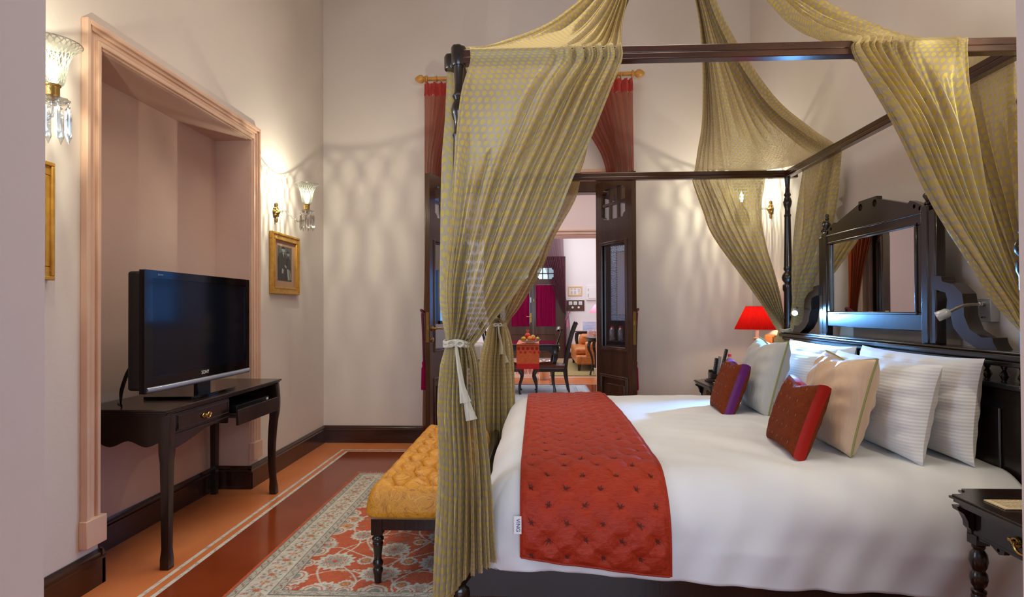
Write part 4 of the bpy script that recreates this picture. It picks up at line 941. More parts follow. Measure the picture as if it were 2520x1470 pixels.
# ------------------------------------------------------------------ console table in the niche
ct = T('console_table', 'dark wooden console table with curved legs under the television', 'table', (-1.88, 3.125, 0))
tx0, tx1, ty0, ty1 = -2.095, -1.655, 2.535, 3.715
m = MB(); m.box(tx0, tx1, ty0, ty1, .716, .727); m.box(tx0, tx1 - .008, ty0 + .008, ty1 - .008, .706, .716); m.box(tx0, tx1 - .014, ty0 + .014, ty1 - .014, .698, .706)
m.build('table_top', dark_wood, ct, bevel=.003)
def cabriole(mb, x, y, h, ox, oy, r0=.025, r1=.015, amp=.020):
    pts = []; rs = []
    for k in range(17):
        q = k / 16; z = h * (1 - q); bend = amp * (math.sin(PI * min(q / .35, 1)) if q < .35 else -.9 * math.sin(PI * (q - .35) / .55) if q < .9 else .35 * (q - .9) / .1)
        pts.append((x + ox * bend, y + oy * bend, z)); rs.append(r0 + (r1 - r0) * min(q * 1.15, 1) + (.004 if q > .93 else 0) + (.003 if q < .3 else 0))
    mb.tube(pts[::-1], [r * 1.12 for r in rs[::-1]], 12, sq=.8)
for (x, y, ox, oy) in ((-1.684, 2.585, .5, -.8), (-1.684, 3.655, .5, .8)):
    m = MB(); cabriole(m, x, y, .70, ox, oy, .0235, .0165, .013); m.build('leg', dark_wood, ct)
for y in (2.585, 3.64):
    m = MB(); m.tube([(-2.06, y, 0), (-2.06, y, .70)], [.024, .030], 4, sq=0); m.build('leg', dark_wood, ct, bevel=.002)
def wavy(y0, y1, ztop, zb, amp, n=40, flat=.0):
    top = [(y0, ztop), (y1, ztop)]; bot = []
    for k in range(n + 1):
        q = 1 - k / n; bot.append((y0 + (y1 - y0) * q, zb + amp * (.5 - .5 * math.cos(2 * PI * q * 1)) * (1) - .35 * amp * math.sin(PI * q) * math.cos(4 * PI * q)))
    return [(y0, ztop)] + [(y1, ztop)] + bot
# front apron: left half closed by a drawer, right half open
plate([(2.60, .697), (3.09, .697), (3.09, .655), (3.10, .60)] + [(3.05, .578), (2.95, .585), (2.86, .578), (2.78, .560), (2.70, .545), (2.64, .537), (2.60, .535)], [], -.010, .010, lambda a, b, t_: (-1.680 + t_, a, b)).build('front_apron', dark_wood, ct, bevel=.002)
plate([(-2.04, .697), (-1.70, .697)] + [(-1.70 - .34 * k / 20, .566 + .014 * math.cos(4 * PI * k / 20 + .6)) for k in range(21)], [], -.010, .010, lambda a, b, t_: (a, 2.575 + t_, b)).build('side_apron', dark_wood, ct, bevel=.002)
plate([(-2.04, .697), (-1.70, .697)] + [(-1.70 - .34 * k / 20, .566 + .014 * math.cos(4 * PI * k / 20 + .6)) for k in range(21)], [], -.010, .010, lambda a, b, t_: (a, 3.665 + t_, b)).build('side_apron', dark_wood, ct, bevel=.002)
MB().box(-2.075, -2.055, 2.60, 3.65, .56, .697).build('back_apron', dark_wood, ct)
m = MB(); m.box(-1.672, -1.664, 2.625, 3.085, .612, .690); frame_yz(m, 2.632, 3.078, .618, .684, .006, -1.667, -1.660); m.box(-1.669, -1.662, 2.61, 3.09, .596, .602)
dr = m.build('drawer', dark_wood, ct, bevel=.0015)
def ornate_pull(c, s, parent, axis='y', flip=1, mat=brass):
    """oval pierced back plate with drop handle, drawn in the plane facing +X*flip"""
    m = MB(); f = lambda a, b, t_: (c[0] + flip * t_, c[1] + a, c[2] + b)
    for q in (-1, 1):
        m.tube([f(q * s * (.25 + .55 * k / 8) , s * .18 * math.sin(PI * k / 8) * (1 if 1 else 0) + .0, .004) for k in range(9)], s * .07, 6)
        m.tube([f(q * s * (.25 + .55 * k / 8), -s * .20 * math.sin(PI * k / 8), .004) for k in range(9)], s * .07, 6)
        m.ball(f(q * s * .86, 0, .005), .004, s * .12, s * .10, 8); m.ball(f(q * s * .42, .0, .010), .010, s * .08, s * .08, 8)
    m.tube([f(s * .42 * math.cos(a), -s * .38 * math.sin(a), .014) for a in np.linspace(0, PI, 12)], s * .075, 7)
    m.ball(f(0, 0, .004), .005, s * .16, s * .14, 8)
    return m.build('drawer_pull', mat, parent)
ornate_pull((-1.662, 2.86, .650), .045, dr)
m = MB(); m.box(-1.628, -1.612, 3.085, 3.575, .548, .632); m.box(-1.95, -1.628, 3.10, 3.60, .586, .594); m.box(-1.95, -1.628, 3.10, 3.108, .594, .610); m.box(-1.95, -1.628, 3.592, 3.60, .594, .610)
m.build('drop_front_drawer', dark_wood, ct, bevel=.002)
MB().box(-2.04, -1.68, 3.092, 3.104, .56, .697).build('divider', dark_wood, ct)
dvd = T('disc_player', 'slim black disc player in the open compartment of the console table', 'disc player', (-1.80, 3.36, .596))
MB().box(-1.93, -1.668, 3.17, 3.56, .596, .640).build('body', black_plastic, dvd, bevel=.002)
MB().box(-1.668, -1.663, 3.24, 3.44, .612, .617).build('disc_tray', silver, dvd)
MB().box(-1.668, -1.665, 3.525, 3.545, .620, .634).build('badge', white_p, dvd)

# ------------------------------------------------------------------ television
tv = T('television', 'black flat screen television with a silver bar on the console table', 'television', (-1.80, 3.03, .727))
ty0, ty1 = 2.518, 3.466
m = MB(); m.box(-1.828, -1.758, ty0 + .004, ty1 - .004, .812, 1.350); m.build('casing', black_plastic, tv, bevel=.012)
m = plate([(ty0, .798), (ty1, .798), (ty1, 1.357), (ty0, 1.357)], [[(2.576, .868), (3.420, .868), (3.420, 1.320), (2.576, 1.320)]], -.012, .012, lambda a, b, t_: (-1.757 + t_, a, b)); bz = m.build('bezel', black_gloss, tv, bevel=.006)
MB().box(-1.757, -1.751, 2.572, 3.424, .864, 1.324).build('screen', screen_m, tv)
m = MB(); m.tube([(-1.750, 2.535, .812), (-1.741, 2.65, .811), (-1.737, 3.03, .811), (-1.741, 3.36, .811), (-1.750, 3.458, .812)], .0135, 12); m.build('silver_bar', silver, tv)
text('SONY', .026, lambda a, b, c: (-1.7445 + c, 2.995 + a, .848 + b)).build('brand_lettering', white_p, bz)
text('BRAVIA', .012, lambda a, b, c: (-1.7445 + c, 2.63 + a, 1.338 + b)).build('brand_lettering', silver, bz)
m = MB(); m.box(-1.80, -1.775, 2.98, 3.10, .735, .82); m.build('neck', black_plastic, tv, bevel=.004)
m = plate([(-1.96, 2.82), (-1.72, 2.84), (-1.700, 2.90), (-1.700, 3.20), (-1.72, 3.26), (-1.96, 3.28)], [], 0, .014, lambda a, b, t_: (a, b, .728 + t_)); m.build('stand_base', black_gloss, tv, bevel=.004)
m = MB(); m.box(-1.862, -1.800, 2.625, 3.42, .88, 1.11); bk = m.build('rear_housing', black_plastic, tv, bevel=.006)
for z_, c in ((.955, (.7, .45, .02)), (.935, (.75, .7, .55)), (.915, (.6, .05, .02))):
    m = MB(); m.tube([(-1.845, 2.627, z_), (-1.848, 2.600, z_ - .002), (-1.850, 2.588, z_ - .006)], [.006, .005, .003], 8); m.build('cable_plug', M('plug_%d' % (z_ * 1000), c, .4), tv)
m = MB()
for dx_ in (0, .006, -.006): m.tube([tuple(p) for p in crom(np.array([(-1.850, 2.590, .930), (-1.862 + dx_, 2.582, .90), (-1.885 + dx_, 2.59, .86), (-1.910 + dx_, 2.60, .80), (-1.92, 2.61, .745), (-1.93, 2.63, .731), (-2.0, 2.70, .731)]), np.linspace(0, 6, 30))], .0035, 6)
tag(recenter(m.build('signal_cable', black_plastic), (-1.92, 2.60, .73)), 'thin black cable running from the television side down to the table', 'cable')

# ------------------------------------------------------------------ framed photographs
def frame_on_wall(y0, y1, z0, z1, label, seed):
    t = T('picture_frame', label, 'picture', (XL, (y0 + y1) / 2, (z0 + z1) / 2), 'framed photographs on the niche wall')
    m = MB(); f = .052
    frame_yz(m, y0, y1, z0, z1, f, XL + .001, XL + .022); frame_yz(m, y0, y1, z0, z1, .016, XL + .02, XL + .030); frame_yz(m, y0 + .038, y1 - .038, z0 + .038, z1 - .038, .013, XL + .02, XL + .026)
    m.build('frame', gold_frame, t, bevel=.003)
    MB().box(XL + .002, XL + .010, y0 + .05, y1 - .05, z0 + .05, z1 - .05).build('mount', M('mount_card', (.46, .27, .18), .8), t)
    a0, a1, b0, b1 = y0 + .115, y1 - .115, z0 + .10, z1 - .09
    tone = [M('photo_grey_%d' % k, (g_, g_, g_ * .97), .5) for k, g_ in enumerate((.10, .035, .32, .20))]
    m = MB(); m.box(XL + .010, XL + .0115, a0, a1, b0, b1)
    sc = lambda u, v: (a0 + (a1 - a0) * u, b0 + (b1 - b0) * v)
    def sh(pts, mi, lay): join(m, plate([sc(*p) for p in pts], [], 0, .0004, lambda a, b, t_: (XL + .0116 + lay * .0004 + t_, a, b)), mi)
    sh([(.02, .0), (.04, .35), (.0, .60), (.10, .78), (.36, .84), (.58, .72), (.62, .40), (.66, .0)], 1, 0)
    sh([(.52, .02), (.56, .40), (.60, .66), (.76, .72), (.92, .62), (.96, .30), (.88, .10), (.80, .02)], 1, 1)
    for (cx, cy, rx, ry) in ((.38, .90, .12, .07), (.72, .80, .10, .06)): sh([(cx + rx * math.cos(a), cy + ry * math.sin(a)) for a in np.linspace(0, 2 * PI, 18)[:-1]], 2, 2); sh([(cx + rx * 1.1 * math.cos(a), cy + .02 + ry * 1.1 * math.sin(a)) for a in np.linspace(0, PI, 12)], 1, 3)
    sh([(.30, .82), (.42, .82), (.38, .66)], 2, 3); sh([(.28, .36), (.40, .32), (.36, .20), (.26, .22)], 2, 3); sh([(.48, .48), (.62, .42), (.58, .36), (.46, .42)], 2, 3)
    sh([(.62, .34), (.74, .36), (.84, .04), (.70, .02)], 2, 4); sh([(.76, .34), (.86, .32), (.98, .04), (.88, .03)], 3, 4)
    m.build('photograph', tone, t, angle=20)
frame_on_wall(4.035, 4.505, 1.292, 1.737, 'gilt framed black and white photo of two seated people, right of the niche', 1)
frame_on_wall(1.715, 2.172, 1.290, 1.745, 'gilt framed picture left of the niche, cut off by the near wall', 2)

# ------------------------------------------------------------------ crystal wall sconces
def sconce(wx, y, z, s, label, power):
    """wx wall plane, s = +1 arm grows towards +X; z height of rosette"""
    t = T('wall_sconce', label, 'wall lamp', (wx, y, z), 'cut glass wall sconces')
    cx = wx + s * .235; zc = z + .025; tilt = 0
    m = MB(); m.lathe([(0, 0), (.034, .002), (.036, .008), (.026, .014), (.030, .02), (.016, .030), (.010, .036), (0, .038)], (wx, y, z), 20, (s, 0, 0), fl=(9, .10))
    for k in range(8):
        a = k * PI / 4; m.ball((wx + s * .012, y + .030 * math.cos(a), z + .034 * math.sin(a)), .010, .011, .011, 8)
    m.ball((wx + s * .012, y, z + .052), .010, .014, .018, 8); m.ball((wx + s * .012, y, z - .056), .010, .012, .024, 8)
    m.build('rosette', brass, t)
    pts = crom(np.array([(wx + s * .03, y, z), (wx + s * .075, y, z + .004), (wx + s * .12, y, z - .035), (wx + s * .17, y, z - .068), (wx + s * .225, y, z - .055), (cx, y, z - .02), (cx, y, z + .0)]), np.linspace(0, 6, 40))
    rr_ = [.0075 + .0016 * math.sin(k * 2.4) for k in range(40)]
    MB().tube([tuple(p) for p in pts], rr_, 10).build('glass_arm', crystal, t)
    pan = MB().lathe([(.006, z - .012), (.030, z - .010), (.046, z - .002), (.050, z + .004), (.046, z + .006), (.028, z - .002), (.010, z + .002)], (cx, y, 0), 24, fl=(10, .06)).build('drip_pan', crystal, t)
    for k in range(8):
        a = 2 * PI * k / 8 + .2; px, py = cx + .046 * math.cos(a), y + .046 * math.sin(a)
        m = MB(); m.ball((px, py, z - .012), .0055, n=8); m.lathe([(0, -.022), (.006, -.030), (.0095, -.034), (.0085, -.100), (.0105, -.112), (.0085, -.118), (.0, -.142)], (px, py, z), 6); m.build('crystal_drop', crystal, pan)
    MB().lathe([(.014, z + .0), (.014, z + .012), (.020, z + .016), (.020, z + .045), (.024, z + .050), (.024, z + .054)], (cx, y, 0), 18).build('brass_cup', brass, t)
    z0 = z + .052
    prof = [(.020, 0), (.030, .006), (.036, .022), (.040, .050), (.044, .080), (.052, .105), (.066, .128), (.080, .142), (.084, .146)]
    sh = MB().lathe([(r, z0 + q) for r, q in prof], (cx, y, 0), 48, uv=True, cap=False).build('glass_shade', cutglass, t, angle=80)
    MB().tube([(cx + .084 * math.cos(a), y + .084 * math.sin(a), z0 + .146) for a in np.linspace(0, 2 * PI, 40)], .0022, 6).build('rim', crystal, sh)
    m = MB(); m.lathe([(.009, z0 - .01), (.009, z0 + .018), (.014, z0 + .034), (.016, z0 + .048), (.011, z0 + .066), (.004, z0 + .082), (0, z0 + .088)], (cx, y, 0), 14)
    m.build('lit_bulb', M('bulb_glow', (1, 1, 1), .4, emis=((1, .97, .82), 28)), t)
    point('sconce_light', (cx, y, z0 + .095), power, (1, .96, .72), .003)
sconce(XL, 4.13, 1.885, 1, 'cut glass wall sconce with crystal drops, right of the niche by the room corner', 14)
sconce(XL, 1.92, 1.895, 1, 'cut glass wall sconce with crystal drops, left of the niche near the camera', 13)
sconce(XR, 4.66, 1.955, -1, 'cut glass wall sconce glowing through the far head drape', 14)
sconce(XR, 1.42, 1.955, -1, 'cut glass wall sconce above the near nightstand', 26)

# ------------------------------------------------------------------ nightstands
def nightstand(y0, y1, label, cat='nightstand'):
    x0, x1, H = 1.262, 1.855, .600; t = T('nightstand', label, cat, ((x0 + x1) / 2, (y0 + y1) / 2, 0), 'dark nightstands either side of the bed')
    o = []; c = .055
    def cor(cx, cy, a0): return [(cx + c * math.cos(math.radians(a0 - 90 * k / 6)), cy + c * math.sin(math.radians(a0 - 90 * k / 6))) for k in range(7)]
    def outl(d):
        xa, xb, ya, yb = x0 + d, x1 - d * .2, y0 + d, y1 - d
        return [(xa, ya + c), (xa + .012, ya + c)] + [(xa + .012 + (c) * math.sin(q), ya + c - (c - .0) * (1 - math.cos(q))) for q in np.linspace(.2, PI / 2, 5)] + [(xa + c + .012, ya)] + [(xb, ya), (xb, yb)] + [(xa + c + .012, yb)] + [(xa + .012 + c * math.sin(q), yb - c + c * (1 - math.cos(q))) for q in np.linspace(PI / 2, .2, 5)] + [(xa + .012, yb - c), (xa, yb - c)]
    m = MB()
    for d, z0, z1 in ((0, .588, .594), (.006, .594, .600), (.008, .578, .588), (.018, .566, .578)): join(m, plate(outl(d), [], z0, z1, lambda a, b, q: (a, b, q)))
    m.build('table_top', dark_wood, t, bevel=.0015)
    ax0, ax1, ay0, ay1 = x0 + .06, x1 - .02, y0 + .045, y1 - .045
    m = MB(); m.box(ax1 - .02, ax1, ay0, ay1, .475, .566); m.box(ax0, ax1, ay0, ay0 + .02, .475, .566); m.box(ax0, ax1, ay1 - .02, ay1, .475, .566); m.box(ax0 + .004, ax0 + .02, ay0, ay1, .475, .566); m.build('apron', dark_wood, t, bevel=.002)
    for ya in (ay0, ay1): 
        sg = -1 if ya == ay0 else 1
        m = plate([(0, 0), (.050, 0), (.046, -.012), (.030, -.022), (.018, -.045), (.016, -.062), (.008, -.072), (0, -.075)], [], -.012, .012, lambda a, b, q: (ax0 - a, ya - sg * .02 + q, .566 + b)); m.build('corner_bracket', dark_wood, t)
        m = plate([(0, 0), (.12, 0), (.118, -.012), (.10, -.018), (.085, -.010), (.07, -.002), (.04, -.006), (0, -.012)], [circ(.098, -.006, .005, 10)], -.008, .008, lambda a, b, q: (ax0 + .012 + q, ya - sg * (a + .02), .476 + b)); m.build('scalloped_trim', dark_wood, t)
    m = MB(); m.box(ax0 - .002, ax0 + .006, ay0 + .06, ay1 - .06, .487, .556); dr = m.build('drawer', dark_wood, t, bevel=.002)
    ornate_pull((ax0 - .003, (y0 + y1) / 2, .524), .060, dr, flip=-1)
    lp = [(.012, 0), (.016, .01), (.018, .03), (.012, .04), (.014, .06), (.0185, .245), (.020, .262), (.018, .268), (.012, .274), (.019, .282), (.021, .290), (.018, .298), (.020, .304), (.0205, .31), (.012, .316)]
    for x in (ax0 + .02, ax1 - .02):
        for y in (ay0 + .02, ay1 - .02):
            m = MB(); m.lathe(lp, (x, y, 0), 18)
            m.lathe([(.012, .316), (.020, .326), (.0245, .345), (.022, .362), (.0165, .370), (.021, .380), (.0255, .400), (.022, .422), (.014, .434), (.018, .440), (.018, .446), (.013, .452)], (x + .0, y, 0), 18)
            m.box(x - .020, x + .020, y - .020, y + .020, .450, .480); m.build('leg', dark_wood, t, bevel=.001)
    return t
nightstand(1.36, 1.90, 'dark carved nightstand at the near side of the bed, cut off by the wall')
nightstand(4.27, 4.80, 'dark carved nightstand at the far side of the bed under the red lamp')

# things on the near nightstand
def textlines(m, f, w, h, n, mi=1, seed=0):
    rg = random.Random(seed)
    for k in range(n):
        b = h * (.88 - .76 * k / max(n - 1, 1)); a = -w * .42
        while a < w * .36:
            L_ = rg.uniform(.05, .14) * w; 
            if a + L_ > w * .44: break
            vs = [f(a, b, 0), f(a + L_, b, 0), f(a + L_, b - h * .022, 0), f(a, b - h * .022, 0)]; m.add(vs, [(0, 1, 2, 3)], mi); a += L_ + .012 * w
m = MB(); m.box(1.315, 1.50, 1.695, 1.775, .601, .604)
textlines(m, lambda a, b, c: (1.40 + a, 1.695 + b, .6046), .17, .08, 7); tag(recenter(m.build('printed_card', [paper, ink]), (1.40, 1.73, .601)), 'cream printed card lying on the near nightstand', 'card')
m = MB(); m.obox((1.415, 1.60, .603), .15, .10, .003, (0, 0, -.25)); m.obox((1.415, 1.60, .606), .13, .09, .002, (0, 0, -.2)); tag(recenter(m.build('paper_coaster', [M('gold_paper', (.62, .55, .28), .5, bump=(80, .5, 3)), ink]), (1.415, 1.60, .601)), 'crumpled gold paper mat on the near nightstand beneath the glass', 'coaster')
def tumbler(c, r, h, label, grp):
    m = MB(); m.lathe([(0, 0), (r * .85, 0), (r * .88, .004), (r, h), (r * .95, h), (r * .80, .010), (0, .010)], c, 24); o = m.build('glass_tumbler', crystal, angle=50); recenter(o, c); return tag(o, label, 'glass', grp)
tumbler((1.445, 1.655, .6085), .032, .10, 'clear glass tumbler on the near nightstand against the wall edge', 'glass tumblers on the nightstands')
# things on the far nightstand
MB_ = MB()
MB_.obox((1.425, 4.50, .6015), .12, .10, .003, (0, 0, .3)); tag(recenter(MB_.build('paper_coaster', paper), (1.425, 4.50, .600)), 'small paper mat under the tumbler on the far nightstand', 'coaster')
tumbler((1.43, 4.50, .603), .036, .085, 'clear glass tumbler beside the remote controls', 'glass tumblers on the nightstands')
rh = T('remote_stand', 'dark wooden stand holding remote controls on the far nightstand', 'stand', (1.395, 4.62, .600))
m = MB(); m.box(1.33, 1.47, 4.57, 4.67, .600, .612); m.box(1.34, 1.46, 4.578, 4.662, .612, .622); m.build('base', dark_wood, rh, bevel=.003)
m = MB(); m.box(1.352, 1.372, 4.585, 4.655, .622, .672); m.box(1.43, 1.45, 4.585, 4.655, .622, .700); m.box(1.352, 1.45, 4.59, 4.60, .622, .66); m.box(1.352, 1.45, 4.64, 4.65, .622, .69); m.build('holder', dark_wood, rh, bevel=.004)
for k, (x, y, h, a, mt, lab) in enumerate(((1.385, 4.625, .16, .16, black_plastic, 'short black remote control standing leftmost in the wooden stand'), (1.408, 4.61, .175, .14, M('grey_plastic', (.25, .25, .26), .35), 'slim grey remote control between two black ones'), (1.435, 4.63, .235, .24, black_plastic, 'long black remote control standing tallest in the wooden stand'))):
    t = T('remote_control', lab, 'remote control', (x, y, .625), 'remote controls in the wooden stand')
    d_ = Vector((math.sin(a), 0, math.cos(a))); c_ = Vector((x, y, .625)) + d_ * h / 2
    m = MB(); m.obox(c_, .016, .040, h, (0, a, 0)); m.build('body', mt, t, bevel=.004)
    m = MB(); nrm = Vector((-math.cos(a), 0, math.sin(a)))
    for i in range(6):
        for j in (-1, 0, 1): m.ball(c_ + d_ * (-.02 + i * h * .085) + nrm * .0085 + Vector((0, j * .010, 0)), .0032, n=6)
    m.build('button', M('grey_button', (.3, .3, .3), .5), t)
wb = T('water_bottle', 'small clear water bottle with a pink cap on the far nightstand', 'bottle', (1.53, 4.68, .600))
MB().lathe([(0, 0), (.028, 0), (.030, .01), (.030, .10), (.028, .12), (.030, .14), (.026, .165), (.012, .185), (.011, .195)], (1.53, 4.68, .600), 18).build('body', clear, wb)
MB().lathe([(.0135, .190), (.0135, .208), (.012, .210), (0, .210)], (1.53, 4.68, .600), 16).build('cap', M('pink_cap', (.75, .03, .12), .4), wb)
lc = (1.70, 4.56)
lamp = T('table_lamp', 'table lamp with pleated bright red shade beside the bed', 'lamp', (lc[0], lc[1], .600))
MB().lathe([(.062, 0), (.062, .012), (.050, .020), (.020, .032), (.012, .05), (.016, .09), (.024, .12), (.018, .16), (.010, .19), (.012, .24)], (*lc, .600), 24).build('base', dark_wood, lamp)
MB().lathe([(.012, .235), (.024, .240), (.024, .246), (.014, .252), (.022, .262), (.026, .275), (.020, .288), (.012, .294), (.020, .300), (.026, .318), (.018, .33), (.030, .338), (.030, .343), (.012, .346)], (*lc, .600), 24).build('baluster', turned_gold, lamp)
MB().lathe([(.013, .343), (.013, .50), (0, .50)], (*lc, .600), 16).build('candle_tube', M('ivory_tube', (.8, .72, .58), .5), lamp)
def red_shade():
    m = bpy.data.materials.new('red_pleated_silk'); m.use_nodes = True; nt = m.node_tree; nt.nodes.clear()
    d = nd(nt, 'ShaderNodeBsdfDiffuse'); d.inputs[0].default_value = (.50, .010, .010, 1); t = nd(nt, 'ShaderNodeBsdfTranslucent'); t.inputs[0].default_value = (.26, .005, .004, 1)
    x = nd(nt, 'ShaderNodeMixShader'); x.inputs[0].default_value = .5; o = nd(nt, 'ShaderNodeOutputMaterial'); nt.links.new(d.outputs[0], x.inputs[1]); nt.links.new(t.outputs[0], x.inputs[2]); nt.links.new(x.outputs[0], o.inputs[0]); return m
th = np.linspace(0, 2 * PI, 481); rows = []
for q in np.linspace(0, 1, 10):
    r = .162 + (.080 - .162) * q; rr_ = r * (1 + .022 * np.cos(th * 60)); rows.append(np.stack([lc[0] + rr_ * np.cos(th), lc[1] + rr_ * np.sin(th), np.full_like(th, 1.010 + .178 * q)], 1))
sh = MB().grid(np.array(rows)).build('lamp_shade', red_shade(), lamp, angle=80)
for r, z in ((.163, 1.010), (.081, 1.188)):
    m = MB(); m.tube([(lc[0] + r * math.cos(a), lc[1] + r * math.sin(a), z) for a in np.linspace(0, 2 * PI, 60)], .0028, 6); m.build('shade_rim', M('pale_trim', (.6, .25, .18), .6), sh)
MB().ball((lc[0], lc[1], 1.115), .022, .022, .03, 12).build('lit_bulb', M('warm_bulb', (1, 1, 1), .4, emis=((1, .78, .5), 20)), lamp)
point('table_lamp_light', (lc[0], lc[1], 1.09), 8, (1, .76, .50), .03)
m = MB(); m.box(1.80, 1.86, 4.49, 4.66, .862, .965); m.box(1.792, 1.80, 4.50, 4.65, .870, .957); ob_ = m.build('wall_box', M('orange_wood', (.48, .15, .03), .35, coat=.3, var=(10, (.58, .22, .05), 4)), bevel=.003); recenter(ob_, (1.83, 4.575, .91)); tag(ob_, 'small orange wooden box on the wall below the red lamp shade', 'box')
m = MB(); m.lathe([(0, 0), (.022, .0), (.022, .012), (.014, .02), (0, .02)], (1.792, 4.60, .885), 16, (-1, 0, 0)); m.build('round_socket', white_p, ob_)

# ------------------------------------------------------------------ reading lights
def reading_light(yb, zb, joint, head, aim, label, on):
    t = T('reading_lamp', label, 'reading lamp', (XR, yb, zb), 'flexible reading lamps on the headboard wall')
    m = MB(); m.box(XR - .036, XR, yb - .036, yb + .036, zb - .048, zb + .048); m.build('wall_plate', M('satin_grey', (.50, .52, .54), .35, .4), t, bevel=.002)
    m = MB(); m.tube([(XR - .036, yb, zb - .03), (XR - .050, yb - .008, zb - .03)], .004, 8); m.build('switch', steel, t)
    j, h = Vector(joint), Vector(head)
    m = MB(); m.lathe([(.010, 0), (.010, .012), (0, .014)], (XR - .036, yb, zb + .025), 12, (-1, 0, 0)); m.tube([(XR - .040, yb, zb + .025), tuple(j)], .0045, 8); m.ball(j, .009, n=10)
    mid_ = (j + h) / 2 + Vector((0, 0, .012)); m.tube([tuple(p) for p in crom(np.array([tuple(j), tuple(mid_), tuple(h)]), np.linspace(0, 2, 14))], [.0055 + .001 * (k % 2) for k in range(14)], 8); m.build('flexible_arm', steel, t)
    ax = (Vector(aim) - h).normalized()
    m = MB(); m.lathe([(.008, -.012), (.016, -.004), (.019, .0), (.019, .016), (.020, .018), (.020, .034), (.019, .036), (.017, .036), (.015, .028), (0, .028)], h, 20, ax); m.build('lamp_head', M('satin_grey', (.5, .52, .54), .35, .4), t)
    m = MB(); m.lathe([(.0145, 0), (.010, .006), (0, .008)], h + ax * .0285, 14, ax)
    m.build('led_lens', M('led_glow', (1, 1, 1), .3, emis=((.45, .75, 1), 600)) if on else clear, t)
    if on:
        l = bpy.data.lights.new('led_spot', 'SPOT'); l.energy = 110; l.color = (.14, .44, 1); l.spot_size = math.radians(118); l.spot_blend = .6; l.shadow_soft_size = .012
        o = bpy.data.objects.new('led_spot', l); COL.objects.link(o); o.location = h + ax * .045; o.rotation_euler = ax.to_track_quat('-Z', 'Y').to_euler()
reading_light(4.03, 1.14, (1.73, 3.94, 1.172), (1.655, 3.80, 1.155), (1.30, 2.95, .72), 'lit reading lamp shining blue white beside the far head post', True)
reading_light(2.45, 1.16, (1.725, 2.335, 1.183), (1.60, 2.335, 1.150), (1.40, 2.50, 1.02), 'unlit grey reading lamp over the near pillows', False)

# ================================================================== living rooms beyond the doorway
LL, LR, Y2, Y3, YF = -2.6, 2.4, 9.45, 9.80, 13.95
H2 = 3.6
m = MB(); m.box(LL - .2, LL, 5.44, YF, 0, H2); struct(m, 'wall_living_left', paint_white)
WZ0, WZ1, WY0, WY1 = .95, 2.30, 6.9, 8.2
m = MB(); m.box(LR, LR + .2, 5.44, WY0, 0, H2); m.box(LR, LR + .2, WY1, 8.55, 0, H2); m.box(LR, LR + .2, 9.35, YF, 0, H2); m.box(LR, LR + .2, 8.55, 9.35, 0, WZ0); m.box(LR, LR + .2, 8.55, 9.35, WZ1, H2); m.box(LR, LR + .2, WY0, WY1, 0, WZ0); m.box(LR, LR + .2, WY0, WY1, WZ1, H2)
struct(m, 'wall_living_right', paint_white)
m = MB(); m.box(LL, -1.20, Y2, Y3, 0, H2); m.box(1.00, LR, Y2, Y3, 0, H2); m.box(-1.20, 1.00, Y2, Y3, 2.36, H2); struct(m, 'wall_divider', paint_blush)
m = MB()
for a, b, t_ in [(0, .02, .016), (.02, .045, .028), (.045, .075, .014), (.075, .10, .03)]:
    m.box(-1.20 - b, -1.20 - a, Y2 - t_, Y2, 0, 2.36 + b); m.box(1.00 + a, 1.00 + b, Y2 - t_, Y2, 0, 2.36 + b); m.box(-1.20 - a, 1.00 + a, Y2 - t_, Y2, 2.36 + a, 2.36 + b)
struct(m, 'trim_3', peach, bevel=.002)
m = MB(); m.box(LL, -.74, YF, YF + .25, 0, H2); m.box(.70, LR, YF, YF + .25, 0, H2); m.box(-.74, .70, YF, YF + .25, 2.44, H2); struct(m, 'wall_far', paint_white)
m = MB(); m.box(LL, LR, 5.44, Y2, H2, H2 + .1); m.box(LL, LR, Y2, YF, H2, H2 + .1); struct(m, 'ceiling', ceil_m)
m = MB(); m.box(LL, LR, 5.44, YF + .3, -.1, -.001, 0)
m.box(LL + .1, LR - .1, 5.7, 9.10, -.001, .0, 1); m.box(LL, LR, 9.10, 9.135, -.001, .0005, 2); m.box(LL, LR, 10.0, 10.035, -.001, .0005, 2)
pale_f = floor_mat('pale_reflection_floor', (.62, .36, .26), (.68, .42, .31), .25)  # paler colour paints in the reflections that lighten the far floor
m.box(LL, LR, 10.035, YF, -.001, .0002, 3)
struct(m, 'floor', [orange_f, red_f, marble, pale_f])
m = MB(); skirt(m, (LL, YF), (-.76, YF), 0, -1, .15); skirt(m, (.72, YF), (LR, YF), 0, -1, .15); struct(m, 'baseboard_far', skirting)
